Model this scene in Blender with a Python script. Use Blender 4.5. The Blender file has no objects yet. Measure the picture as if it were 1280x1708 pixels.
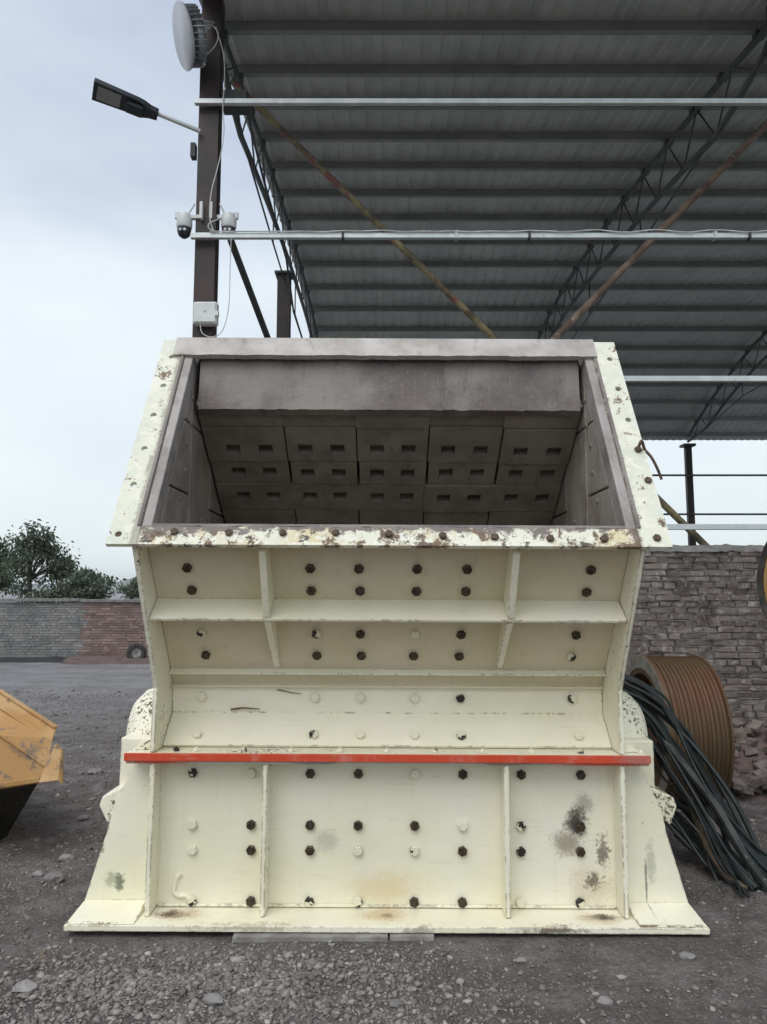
import bpy, math, random
import numpy as np
from mathutils import Vector, Matrix, Quaternion
from mathutils import noise as mnoise

random.seed(7)
rng = np.random.default_rng(11)
SC = bpy.context.scene
COL = SC.collection
R = math.radians

# ------------------------------------------------------------------ camera
FPX, CX, CY = 1233.0, 640.0, 854.0
PITCH = R(6.3); CAMH = 1.6
cp, sp_ = math.cos(PITCH), math.sin(PITCH)
cd = bpy.data.cameras.new('camera')
cam = bpy.data.objects.new('camera', cd); COL.objects.link(cam)
cam.location = (0, 0, CAMH); cam.rotation_euler = (R(90) + PITCH, 0, 0)
cd.sensor_fit = 'VERTICAL'; cd.sensor_height = 36.0; cd.lens = FPX / 1708 * 36
cd.clip_start = 0.05; cd.clip_end = 9000
SC.camera = cam

# ------------------------------------------------------------------ world, sun, exposure
SUN_EL, SUN_AZ = R(56), R(205)      # azimuth of the direction towards the sun, clockwise from +Y
w = bpy.data.worlds.new('World'); SC.world = w; w.use_nodes = True
nt = w.node_tree; nt.nodes.clear()
def wn(t): return nt.nodes.new(t)
out = wn('ShaderNodeOutputWorld'); mx = wn('ShaderNodeMixShader')
b1 = wn('ShaderNodeBackground'); b2 = wn('ShaderNodeBackground')
sky = wn('ShaderNodeTexSky'); sky.sky_type = 'NISHITA'; sky.sun_disc = False
sky.sun_elevation = SUN_EL; sky.sun_rotation = SUN_AZ; sky.air_density = 1.2; sky.dust_density = 3
nt.links.new(sky.outputs[0], b1.inputs[0]); b1.inputs[1].default_value = 0.09
tc = wn('ShaderNodeTexCoord'); sep = wn('ShaderNodeSeparateXYZ'); nt.links.new(tc.outputs['Generated'], sep.inputs[0])
mp = wn('ShaderNodeMapping'); mp.inputs['Scale'].default_value = (1, 1, 2.6); nt.links.new(tc.outputs['Generated'], mp.inputs[0])
no = wn('ShaderNodeTexNoise'); no.inputs['Scale'].default_value = 2.1; no.inputs['Detail'].default_value = 4; no.inputs['Roughness'].default_value = .5
nt.links.new(mp.outputs[0], no.inputs[0])
ma = wn('ShaderNodeMath'); ma.operation = 'MULTIPLY_ADD'; ma.inputs[1].default_value = 1.0; ma.inputs[2].default_value = -.50
nt.links.new(no.outputs[0], ma.inputs[0])
ad = wn('ShaderNodeMath'); ad.operation = 'ADD'; nt.links.new(ma.outputs[0], ad.inputs[0]); nt.links.new(sep.outputs[2], ad.inputs[1])
cr = wn('ShaderNodeValToRGB'); nt.links.new(ad.outputs[0], cr.inputs[0])
e = cr.color_ramp.elements
e[0].position = 0.0; e[0].color = (.745, .815, .82, 1)
e[1].position = .72; e[1].color = (.385, .445, .56, 1)
x = e.new(.32); x.color = (.64, .705, .755, 1)
nt.links.new(cr.outputs[0], b2.inputs[0]); b2.inputs[1].default_value = 1.0
mx.inputs[0].default_value = .9
nt.links.new(b1.outputs[0], mx.inputs[1]); nt.links.new(b2.outputs[0], mx.inputs[2]); nt.links.new(mx.outputs[0], out.inputs[0])
sl = bpy.data.lights.new('sun', 'SUN'); so = bpy.data.objects.new('sun', sl); COL.objects.link(so)
sl.energy = 1.45; sl.angle = R(50); sl.color = (1, .975, .93)
sd = Vector((math.sin(SUN_AZ) * math.cos(SUN_EL), math.cos(SUN_AZ) * math.cos(SUN_EL), math.sin(SUN_EL)))
so.rotation_euler = sd.to_track_quat('Z', 'Y').to_euler(); so.location = sd * 50
SC.view_settings.view_transform = 'Standard'; SC.view_settings.look = 'None'
SC.view_settings.gamma = 1; SC.view_settings.use_curve_mapping = False
SC.view_settings.exposure = 0.46

# ------------------------------------------------------------------ placement helpers
def ray(px, py):
    a, b = (px - CX) / FPX, (CY - py) / FPX
    return Vector((a, cp - b * sp_, sp_ + b * cp))
def at(px, py, Y):
    d = ray(px, py); return Vector((0, 0, CAMH)) + d * (Y / d.y)
def hit(px, py, p0, n):
    d = ray(px, py); o = Vector((0, 0, CAMH)); n = Vector(n)
    return o + d * ((Vector(p0) - o).dot(n) / d.dot(n))

# ------------------------------------------------------------------ materials
class NT:
    def __init__(s, name):
        s.m = bpy.data.materials.new(name); s.m.use_nodes = True; s.t = s.m.node_tree; s.t.nodes.clear()
        s.out = s.n('ShaderNodeOutputMaterial'); s.b = s.n('ShaderNodeBsdfPrincipled'); s.l(s.b.outputs[0], s.out.inputs[0])
        s.tc = s.n('ShaderNodeTexCoord'); s.obj = s.tc.outputs['Object']
        s.geo = s.n('ShaderNodeNewGeometry'); s.pos = s.geo.outputs['Position']
    def n(s, t): return s.t.nodes.new(t)
    def l(s, a, b): s.t.links.new(a, b)
    def mapped(s, v, scale=(1, 1, 1), loc=(0, 0, 0)):
        m = s.n('ShaderNodeMapping'); m.inputs['Scale'].default_value = scale; m.inputs['Location'].default_value = loc
        s.l(v, m.inputs[0]); return m.outputs[0]
    def noise(s, v, scale, detail=4, rough=.55, dist=0):
        q = s.n('ShaderNodeTexNoise'); q.inputs['Scale'].default_value = scale; q.inputs['Detail'].default_value = detail
        q.inputs['Roughness'].default_value = rough; q.inputs['Distortion'].default_value = dist
        s.l(v, q.inputs['Vector']); return q.outputs[0]
    def ramp(s, f, a, b):
        q = s.n('ShaderNodeMapRange'); q.interpolation_type = 'SMOOTHSTEP'; q.inputs[1].default_value = a; q.inputs[2].default_value = b
        s.l(f, q.inputs[0]); return q.outputs[0]
    def math(s, op, a, b=None, clamp=False):
        q = s.n('ShaderNodeMath'); q.operation = op; q.use_clamp = clamp
        for i, v in enumerate((a, b)):
            if v is None: continue
            if isinstance(v, (int, float)): q.inputs[i].default_value = v
            else: s.l(v, q.inputs[i])
        return q.outputs[0]
    def mix(s, f, a, b):
        q = s.n('ShaderNodeMix'); q.data_type = 'RGBA'
        if isinstance(f, (int, float)): q.inputs[0].default_value = f
        else: s.l(f, q.inputs[0])
        for i, v in ((6, a), (7, b)):
            if isinstance(v, tuple): q.inputs[i].default_value = (*v, 1)
            else: s.l(v, q.inputs[i])
        return q.outputs[2]
    def blob(s, c, rad, nz=.5, nscale=9):
        """1 inside an uneven blob round the place c (radii per axis), 0 outside"""
        v = s.n('ShaderNodeVectorMath'); v.operation = 'SUBTRACT'; s.l(s.pos, v.inputs[0]); v.inputs[1].default_value = c
        d = s.n('ShaderNodeVectorMath'); d.operation = 'DIVIDE'; s.l(v.outputs[0], d.inputs[0]); d.inputs[1].default_value = rad
        L = s.n('ShaderNodeVectorMath'); L.operation = 'LENGTH'; s.l(d.outputs[0], L.inputs[0])
        k = s.noise(s.pos, nscale, 5, .65)
        q = s.math('ADD', L.outputs['Value'], s.math('MULTIPLY', s.math('SUBTRACT', k, .5), nz * 4))
        q = s.math('ADD', q, s.math('MULTIPLY', s.math('SUBTRACT', s.noise(s.pos, 75, 4, .8), .5), 1.5))
        return s.ramp(q, 1.05, .30)
    def bump(s, h, strength=.3, dist=.01):
        q = s.n('ShaderNodeBump'); q.inputs['Strength'].default_value = strength; q.inputs['Distance'].default_value = dist
        s.l(h, q.inputs['Height']); s.l(q.outputs[0], s.b.inputs['Normal'])
    def fin(s, col, rough=.6, metal=0.0, spec=None):
        if isinstance(col, tuple): s.b.inputs['Base Color'].default_value = (*col, 1)
        else: s.l(col, s.b.inputs['Base Color'])
        if isinstance(rough, (int, float)): s.b.inputs['Roughness'].default_value = rough
        else: s.l(rough, s.b.inputs['Roughness'])
        s.b.inputs['Metallic'].default_value = metal
        if spec is not None: s.b.inputs['Specular IOR Level'].default_value = spec
        return s.m

def simple(name, c1, c2, scale=6, rough=.6, metal=0.0, bump=0.0, bscale=60, spec=None, rnd=0.0, lo=.35, hi=.65, c3=None, chip=(.62, .66), cscale=30):
    m = NT(name)
    col = m.mix(m.ramp(m.noise(m.pos, scale, 6, .6), lo, hi), c1, c2)
    if c3: col = m.mix(m.ramp(m.noise(m.pos, cscale, 6, .7), *chip), col, c3)
    if rnd:
        oi = m.n('ShaderNodeObjectInfo')
        h = m.n('ShaderNodeHueSaturation'); m.l(col, h.inputs['Color'])
        m.l(m.math('ADD', m.math('MULTIPLY', oi.outputs['Random'], rnd * 2), 1 - rnd), h.inputs['Value']); col = h.outputs[0]
    if bump: m.bump(m.noise(m.pos, bscale, 5, .6), bump, .004)
    return m.fin(col, rough, metal, spec)

CREAM = (.86, .825, .675)
def paint(name, chips=.5, grime=.35, stains=(), col=CREAM, wear=0, rough=.42, rust=(.055, .042, .03)):
    m = NT(name)
    c = m.mix(m.ramp(m.noise(m.pos, 1.6, 5, .6), .35, .68), col, (col[0] * .93, col[1] * .935, col[2] * .86))
    c = m.mix(m.math('MULTIPLY', m.ramp(m.noise(m.pos, 5, 5, .65), .5, .75), .30), c, (.76, .735, .65))
    st = m.noise(m.mapped(m.pos, (26, 26, 1.6)), 1.0, 5, .6)
    c = m.mix(m.math('MULTIPLY', m.ramp(st, .52, .78), grime * .6), c, (.42, .36, .22))
    dirt = m.math('MULTIPLY', m.ramp(m.noise(m.pos, 2.6, 7, .7), .5, .72), grime)
    c = m.mix(m.math('MULTIPLY', dirt, .5), c, (.47, .43, .31))
    sc = m.noise(m.mapped(m.pos, (5, 5, 60)), 1.0, 3, .5)
    c = m.mix(m.math('MULTIPLY', m.ramp(sc, .64, .72), .16 * (1 + grime)), c, (.55, .52, .38))
    for (cc, rad, colr, k, nz, ns) in stains:
        c = m.mix(m.math('MULTIPLY', m.blob(cc, rad, nz, ns), k), c, colr)
    fine = m.noise(m.pos, 55, 5, .75); reg = m.noise(m.pos, 3.1, 4, .6)
    ch = m.ramp(m.math('ADD', fine, m.math('MULTIPLY', reg, .55)), 1.10 - .16 * chips, 1.13 - .16 * chips)
    c = m.mix(ch, c, rust)
    if wear:
        bv = m.n('ShaderNodeBevel'); bv.samples = 4; bv.inputs['Radius'].default_value = .012
        dt = m.n('ShaderNodeVectorMath'); dt.operation = 'DOT_PRODUCT'; m.l(bv.outputs[0], dt.inputs[0]); m.l(m.geo.outputs['True Normal'], dt.inputs[1])
        ed = m.ramp(dt.outputs['Value'], .999, .93)
        ek = m.ramp(m.math('ADD', m.noise(m.pos, 28, 6, .8), m.math('MULTIPLY', m.noise(m.pos, 4, 3, .6), .5)), .80 - .06 * wear, .86 - .06 * wear)
        c = m.mix(m.math('MULTIPLY', ed, ek), c, (.17, .125, .08))
    sp = m.ramp(m.noise(m.pos, 140, 2, .5), .80 - .05 * chips, .82 - .05 * chips)
    c = m.mix(sp, c, (.11, .08, .05))
    h = m.math('ADD', m.math('MULTIPLY', m.noise(m.pos, 9, 3, .5), 1.2), m.math('MULTIPLY', m.noise(m.pos, 120, 3, .6), .12))
    h = m.math('SUBTRACT', h, m.math('MULTIPLY', ch, .35))
    m.bump(h, .35, .006)
    return m.fin(c, m.math('ADD', m.math('MULTIPLY', ch, .4), rough))

def worn(name, bias=0.0, ochre=0):
    """flange face: flaked paint over rust and dust"""
    m = NT(name)
    c = m.mix(m.ramp(m.noise(m.pos, 7, 6, .65), .4, .62), (.76, .76, .62), (.70, .62, .40) if ochre else (.68, .70, .59))
    spx = m.n('ShaderNodeSeparateXYZ'); m.l(m.pos, spx.inputs[0])
    n1 = m.noise(m.pos, 11, 8, .72, .4)
    c = m.mix(m.ramp(n1, .50 - bias, .54 - bias), c, (.82, .80, .68))
    n2 = m.noise(m.pos, 8.5, 9, .78, .3)
    c = m.mix(m.ramp(n2, .545 - bias, .57 - bias), c, (.20, .135, .085))
    n3 = m.noise(m.pos, 17, 9, .8)
    c = m.mix(m.ramp(n3, .585 - bias, .61 - bias), c, (.09, .08, .07))
    # torch-cut inner edge: brown scale along the opening
    for (side, uu) in ((-1, -1.135 + .015), (1, 1.132 + .015)):
        dd = m.math('ABSOLUTE', m.math('SUBTRACT', spx.outputs[0], uu))
        k = m.math('ADD', dd, m.math('MULTIPLY', m.math('SUBTRACT', n2, .5), .16))
        c = m.mix(m.math('MULTIPLY', m.ramp(k, .03, .012), .9 if side > 0 else .5), c, (.16, .115, .085))
    if ochre:
        k = m.math('ADD', spx.outputs[2], m.math('MULTIPLY', m.math('SUBTRACT', n1, .5), .22))
        c = m.mix(m.ramp(k, 1.872, 1.892), c, (.20, .17, .15))
    m.bump(m.math('ADD', n2, m.math('MULTIPLY', n3, .6)), .6, .01)
    return m.fin(c, .7)

def steel(name, a, b, c3=(.30, .28, .27), rough=.55, metal=.15, sc=3.0):
    m = NT(name)
    c = m.mix(m.ramp(m.noise(m.pos, sc, 6, .6), .35, .65), a, b)
    c = m.mix(m.math('MULTIPLY', m.ramp(m.noise(m.pos, 60, 6, .75), .52, .72), .55), c, c3)
    c = m.mix(m.ramp(m.noise(m.pos, 95, 4, .7), .66, .70), c, (.05, .045, .04))
    scr = m.noise(m.mapped(m.pos, (90, 6, 6)), 1.0, 4, .6)
    c = m.mix(m.math('MULTIPLY', m.ramp(scr, .58, .68), .35), c, c3)
    dk = m.noise(m.mapped(m.pos, (11, 11, 3)), 1.0, 6, .7)
    c = m.mix(m.math('MULTIPLY', m.ramp(dk, .54, .72), .5), c, (a[0] * .45, a[1] * .42, a[2] * .4))
    m.bump(m.math('ADD', m.noise(m.pos, 70, 6, .7), m.math('MULTIPLY', m.noise(m.pos, 14, 4, .6), 1.5)), .5, .005)
    return m.fin(c, rough, metal)

def W(px, py, Y): return tuple(at(px, py, Y))
stains_low = [
    (W(962, 1372, 3.87), (.075, .2, .10), (.035, .03, .025), .95, .28, 14),
    (W(945, 1405, 3.87), (.10, .2, .075), (.20, .15, .10), .7, .25, 9),
    (W(975, 1340, 3.87), (.06, .2, .07), (.16, .14, .11), .5, .3, 11),
    (W(545, 1403, 3.87), (.085, .2, .07), (.42, .37, .33), .5, .25, 8),
    (W(640, 1480, 3.87), (.22, .2, .10), (.70, .55, .32), .6, .3, 6),
    (W(985, 1480, 3.87), (.16, .2, .14), (.60, .50, .34), .5, .3, 8),
    (W(1005, 1420, 3.87), (.04, .2, .09), (.10, .08, .06), .8, .75, 45),
    (W(990, 1470, 3.87), (.05, .2, .05), (.10, .08, .06), .8, .75, 45),
    (W(254, 1335, 3.87), (.02, .2, .07), (.06, .05, .04), .8, .5, 25),
]
stains_base = [
    (W(300, 1530, 3.78), (.17, .08, .08), (.55, .42, .27), .8, .35, 9),
    (W(640, 1532, 3.78), (.16, .1, .08), (.60, .45, .26), .8, .35, 8),
    (W(1000, 1541, 3.75), (.18, .08, .08), (.58, .47, .31), .7, .35, 8),
    (W(285, 1537, 3.78), (.10, .06, .08), (.09, .05, .03), 1.0, .3, 16),
    (W(645, 1536, 3.78), (.05, .035, .08), (.30, .22, .14), .9, .35, 14),
    (W(1005, 1541, 3.77), (.09, .05, .08), (.08, .055, .035), 1.0, .35, 14),
    (W(560, 1550, 3.7), (.05, .05, .03), (.2, .15, .1), .8, .6, 20),
    (W(925, 1552, 3.66), (.16, .06, .02), (.14, .11, .08), .9, .6, 24),
    (W(420, 1548, 3.66), (.30, .06, .02), (.35, .30, .2), .6, .7, 20),
    (W(700, 1552, 3.66), (.10, .06, .02), (.3, .26, .2), .7, .7, 20),
]
stains_foot = [
    (W(200, 1470, 3.86), (.03, .2, .05), (.10, .12, .07), .85, .6, 30),
    (W(188, 1465, 3.86), (.05, .2, .05), (.25, .27, .18), .6, .6, 20),
    (W(165, 1410, 3.86), (.035, .2, .05), (.08, .07, .04), .9, .5, 30),
    (W(1085, 1440, 3.86), (.035, .2, .13), (.52, .52, .40), .85, .4, 14),
    (W(1078, 1475, 3.86), (.008, .2, .16), (.16, .16, .12), .8, .3, 20),
    (W(1095, 1532, 3.8), (.06, .2, .03), (.16, .16, .10), .6, .6, 30),
]
M = {}
M['paint_low'] = paint('cream_paint_panel', .35, .16, stains_low)
M['paint_base'] = paint('cream_paint_base', .6, .25, stains_base, wear=1)
M['paint_foot'] = paint('cream_paint_foot', .75, .12, stains_foot, wear=.6)
M['paint_hopper_shaded'] = paint('cream_paint_hopper_shaded', .15, .42, col=(.70, .625, .455))  # cream darkened and browned: underside shade and grime put into the colour
M['paint_up'] = paint('cream_paint_upper', .3, .10, wear=.4, col=(.87, .83, .68))
M['paint_edge'] = paint('cream_paint_chipped_edge', 1.15, .3, wear=1.2)
M['paint_spotted'] = paint('cream_paint_spotted', 1.7, .35, rust=(.13, .105, .07))
M['red'] = paint('red_paint', .5, .2, col=(.62, .062, .02), rust=(.10, .07, .06), stains=[(W(1060, 1268, 3.72), (.14, .1, .05), (.42, .16, .13), .8, .5, 30)], rough=.5)
M['flange_lip'] = paint('red_over_grey_paint', .7, .4, col=(.50, .50, .44), stains=[
    (W(1010, 1272, 3.72), (.34, .2, .1), (.55, .075, .03), .9, .3, 6), (W(260, 1272, 3.72), (.22, .2, .1), (.55, .06, .025), .9, .3, 6),
    (W(520, 1272, 3.72), (.12, .2, .1), (.16, .22, .20), .8, .4, 9), (W(850, 1272, 3.72), (.2, .2, .1), (.2, .13, .1), .7, .4, 9)])
M['worn'] = worn('flaked_flange', .022, ochre=1)
M['worn_side'] = worn('flaked_flange_side', -.03)
M['dusty'] = steel('dusty_steel', (.22, .195, .18), (.36, .335, .315), (.42, .39, .35), sc=5)
M['dusty_top'] = steel('dusty_top_steel', (.33, .30, .275), (.50, .47, .435), (.50, .47, .43), sc=3.5)
M['dusty_bar'] = steel('dusty_bar', (.13, .105, .10), (.25, .225, .205), (.32, .285, .255), sc=2.4)
M['liner'] = steel('liner_steel', (.24, .20, .17), (.36, .32, .285), (.36, .325, .285), sc=4)
M['block'] = steel('impact_block_steel', (.19, .165, .14), (.27, .24, .205), (.27, .245, .21), sc=5)
M['black'] = simple('black_oily_steel_and_shadow', (.012, .011, .009), (.03, .026, .02), 30, .55, .3, .4, 90)
M['bolt_dark'] = simple('oily_bolt', (.022, .016, .010), (.08, .058, .036), 40, .42, .3, .4, 120)
M['bolt_part'] = simple('half_painted_bolt', (.015, .012, .008), (.74, .71, .54), 15, .5, 0, .3, 90, lo=.485, hi=.50)
M['bolt_cream'] = simple('painted_bolt', (.80, .77, .60), (.74, .70, .54), 30, .45, 0, .3, 90, c3=(.10, .08, .06), chip=(.66, .68), cscale=60)
M['bolt_rust'] = simple('rusty_bolt', (.14, .09, .055), (.06, .045, .035), 60, .8, .1, .6, 120)
M['brick_grey'] = simple('grey_brick', (.105, .078, .068), (.215, .18, .158), 3.5, .92, 0, .9, 70, rnd=.30, c3=(.30, .28, .26), chip=(.50, .66), cscale=13)
M['mortar'] = simple('mortar', (.06, .055, .052), (.20, .19, .18), 12, .95, 0, .8, 60)
M['wall_cap'] = simple('cement_cap', (.15, .145, .14), (.24, .235, .23), 9, .95, 0, .8, 40)
M['brick_red'] = simple('red_brick', (.20, .135, .12), (.27, .19, .175), 3, .92, 0, .5, 60, rnd=.25)
M['brick_whitewash'] = simple('grey_washed_brick', (.17, .17, .17), (.255, .25, .245), 3, .92, 0, .5, 60, rnd=.18)
M['mortar_dark'] = simple('old_mortar', (.13, .125, .12), (.20, .19, .18), 5, .95, 0, .5, 40)
M['rubble_brick'] = simple('broken_brick', (.10, .075, .065), (.165, .14, .128), 12, .95, 0, .6, 60, rnd=.4)
M['post'] = simple('dark_painted_post', (.014, .014, .014), (.042, .022, .021), 2.2, .5, .2, .2, 60, c3=(.12, .10, .10), chip=(.68, .74), cscale=16)
M['steel_dark'] = simple('dark_roof_steel', (.030, .034, .034), (.055, .06, .06), 3, .55, .2, .1, 40)
M['truss'] = simple('grey_green_truss_steel', (.05, .056, .056), (.085, .092, .09), 3, .55, .1)
M['roof'] = simple('grey_roof_sheet', (.40, .43, .405), (.49, .515, .48), 1.2, .5, .15, 0, 20, rnd=.06, c3=(.38, .39, .35), chip=(.5, .75), cscale=5)
M['purlin'] = simple('purlin_steel', (.21, .228, .222), (.26, .275, .262), 2, .5, .0)
M['galv'] = simple('galvanised_tube', (.50, .54, .54), (.62, .65, .65), 5, .4, .35, .1, 60, c3=(.34, .33, .3), chip=(.64, .72), cscale=12)
M['brace'] = simple('rusty_yellow_brace', (.05, .04, .028), (.20, .17, .085), 5, .75, 0, .5, 60, c3=(.16, .05, .05), chip=(.55, .62), cscale=3)
M['brace2'] = simple('rusty_brown_brace', (.11, .07, .055), (.22, .16, .12), 6, .75, 0, .5, 60, c3=(.36, .33, .27), chip=(.6, .66), cscale=7)
M['white_plastic'] = simple('white_plastic', (.66, .68, .68), (.58, .60, .60), 8, .4)
M['lamp_glass'] = simple('frosted_lamp_cover', (.50, .52, .55), (.46, .48, .52), 3, .3)
M['alu'] = simple('aluminium', (.42, .44, .46), (.30, .32, .34), 14, .35, .7)
M['led'] = simple('led_panel', (.22, .23, .23), (.28, .29, .28), 20, .3)
M['lamp_black'] = simple('black_lamp_housing', (.018, .022, .03), (.03, .034, .042), 10, .4, .2)
M['cable'] = simple('white_cable', (.62, .64, .64), (.5, .52, .52), 10, .5)
M['cable_dark'] = simple('dark_cable', (.02, .02, .02), (.05, .05, .05), 10, .6)
M['orange'] = simple('orange_loader_paint', (.44, .245, .085), (.54, .36, .18), 1.6, .5, 0, .25, 50, c3=(.22, .15, .10), chip=(.54, .64), cscale=9, lo=.42, hi=.6)
M['belt'] = simple('black_rubber', (.007, .010, .010), (.020, .026, .026), 9, .5, 0, .3, 60, c3=(.10, .11, .105), chip=(.66, .72), cscale=20)
M['belt_worn'] = simple('worn_rubber', (.025, .028, .026), (.065, .07, .062), 9, .55, 0, .3, 60, c3=(.25, .25, .22), chip=(.62, .7), cscale=25)
M['sheave'] = simple('rusty_sheave', (.15, .062, .032), (.125, .085, .042), 1.8, .6, .25, .3, 60, c3=(.19, .12, .07), chip=(.58, .7), cscale=14)
M['sheave_rim'] = simple('pale_sheave_rim', (.38, .365, .32), (.22, .20, .16), 12, .6, .2, .3, 60)
M['wood'] = simple('weathered_board', (.20, .19, .18), (.32, .31, .29), 12, .85, 0, .5, 60)
M['twig'] = simple('dry_twig', (.13, .09, .06), (.22, .17, .12), 20, .9)
M['stone'] = simple('grey_stone', (.16, .148, .142), (.27, .255, .245), 14, .92, 0, .6, 60, rnd=.3)
M['soil_red'] = simple('red_soil', (.10, .075, .07), (.16, .11, .10), 6, .95, 0, .6, 30)
M['bark'] = simple('bark', (.07, .06, .05), (.12, .10, .08), 9, .9)
M['tyre'] = simple('old_tyre', (.02, .02, .02), (.06, .055, .05), 14, .85)

def leaf_mat(name, a, b):
    m = NT(name)
    oi = m.n('ShaderNodeAttribute'); oi.attribute_name = 'tint'
    c = m.mix(oi.outputs['Fac'], a, b)
    m.b.inputs['Subsurface Weight'].default_value = 0
    m.fin(c, .6)
    t = m.n('ShaderNodeBsdfTranslucent'); m.l(c, t.inputs[0]); ms = m.n('ShaderNodeMixShader'); ms.inputs[0].default_value = .25
    m.l(m.b.outputs[0], ms.inputs[1]); m.l(t.outputs[0], ms.inputs[2]); m.l(ms.outputs[0], m.out.inputs[0])
    return m.m
M['leaf'] = leaf_mat('leaf_green', (.05, .07, .045), (.13, .16, .10))

def ground_mat():
    m = NT('grey_gravel_ground')
    big = m.noise(m.pos, .55, 5, .6); mid = m.noise(m.pos, 3.2, 6, .7); fine = m.noise(m.pos, 42, 8, .8); gr = m.noise(m.pos, 160, 5, .75)
    c = m.mix(m.ramp(big, .38, .62), (.145, .129, .119), (.158, .128, .124))
    c = m.mix(m.ramp(mid, .42, .66), c, (.25, .233, .22))
    c = m.mix(m.math('MULTIPLY', m.ramp(fine, .5, .68), .75), c, (.36, .34, .32))
    c = m.mix(m.math('MULTIPLY', m.ramp(fine, .46, .32), .7), c, (.05, .045, .042))
    c = m.mix(m.math('MULTIPLY', m.ramp(gr, .6, .7), .6), c, (.50, .48, .45))
    sp = m.n('ShaderNodeSeparateXYZ'); m.l(m.pos, sp.inputs[0])
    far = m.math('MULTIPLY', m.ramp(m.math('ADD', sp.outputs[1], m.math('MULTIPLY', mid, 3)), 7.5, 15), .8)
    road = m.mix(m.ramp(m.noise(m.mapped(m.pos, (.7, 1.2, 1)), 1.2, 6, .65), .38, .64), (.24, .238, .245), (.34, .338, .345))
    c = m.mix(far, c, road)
    c = m.mix(m.math('MULTIPLY', m.ramp(m.noise(m.pos, 9, 8, .8), .52, .62), .45), c, (.085, .076, .072))
    c = m.mix(m.math('MULTIPLY', m.ramp(m.noise(m.mapped(m.pos, (1, 1, 1), (31, 7, 0)), 1.1, 6, .7), .56, .70), .45), c, (.135, .14, .09))
    v = m.n('ShaderNodeTexVoronoi'); v.inputs['Scale'].default_value = 60; m.l(m.pos, v.inputs['Vector'])
    h = m.math('ADD', m.math('MULTIPLY', fine, 1.0), m.math('MULTIPLY', gr, .35))
    h = m.math('SUBTRACT', h, m.math('MULTIPLY', v.outputs['Distance'], .5))
    m.bump(h, 1.0, .02)
    return m.fin(c, .95, 0, .2)
M['ground'] = ground_mat()
def pebble_mat():
    m = NT('gravel_stones')
    a = m.n('ShaderNodeAttribute'); a.attribute_name = 'tint'
    c = m.mix(a.outputs['Fac'], (.145, .128, .118), (.50, .475, .44))
    c = m.mix(m.math('MULTIPLY', m.ramp(m.noise(m.pos, 120, 4, .7), .5, .7), .4), c, (.20, .185, .17))
    m.bump(m.noise(m.pos, 150, 4, .7), .6, .004)
    return m.fin(c, .92, 0, .2)
M['pebble'] = pebble_mat()

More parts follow.
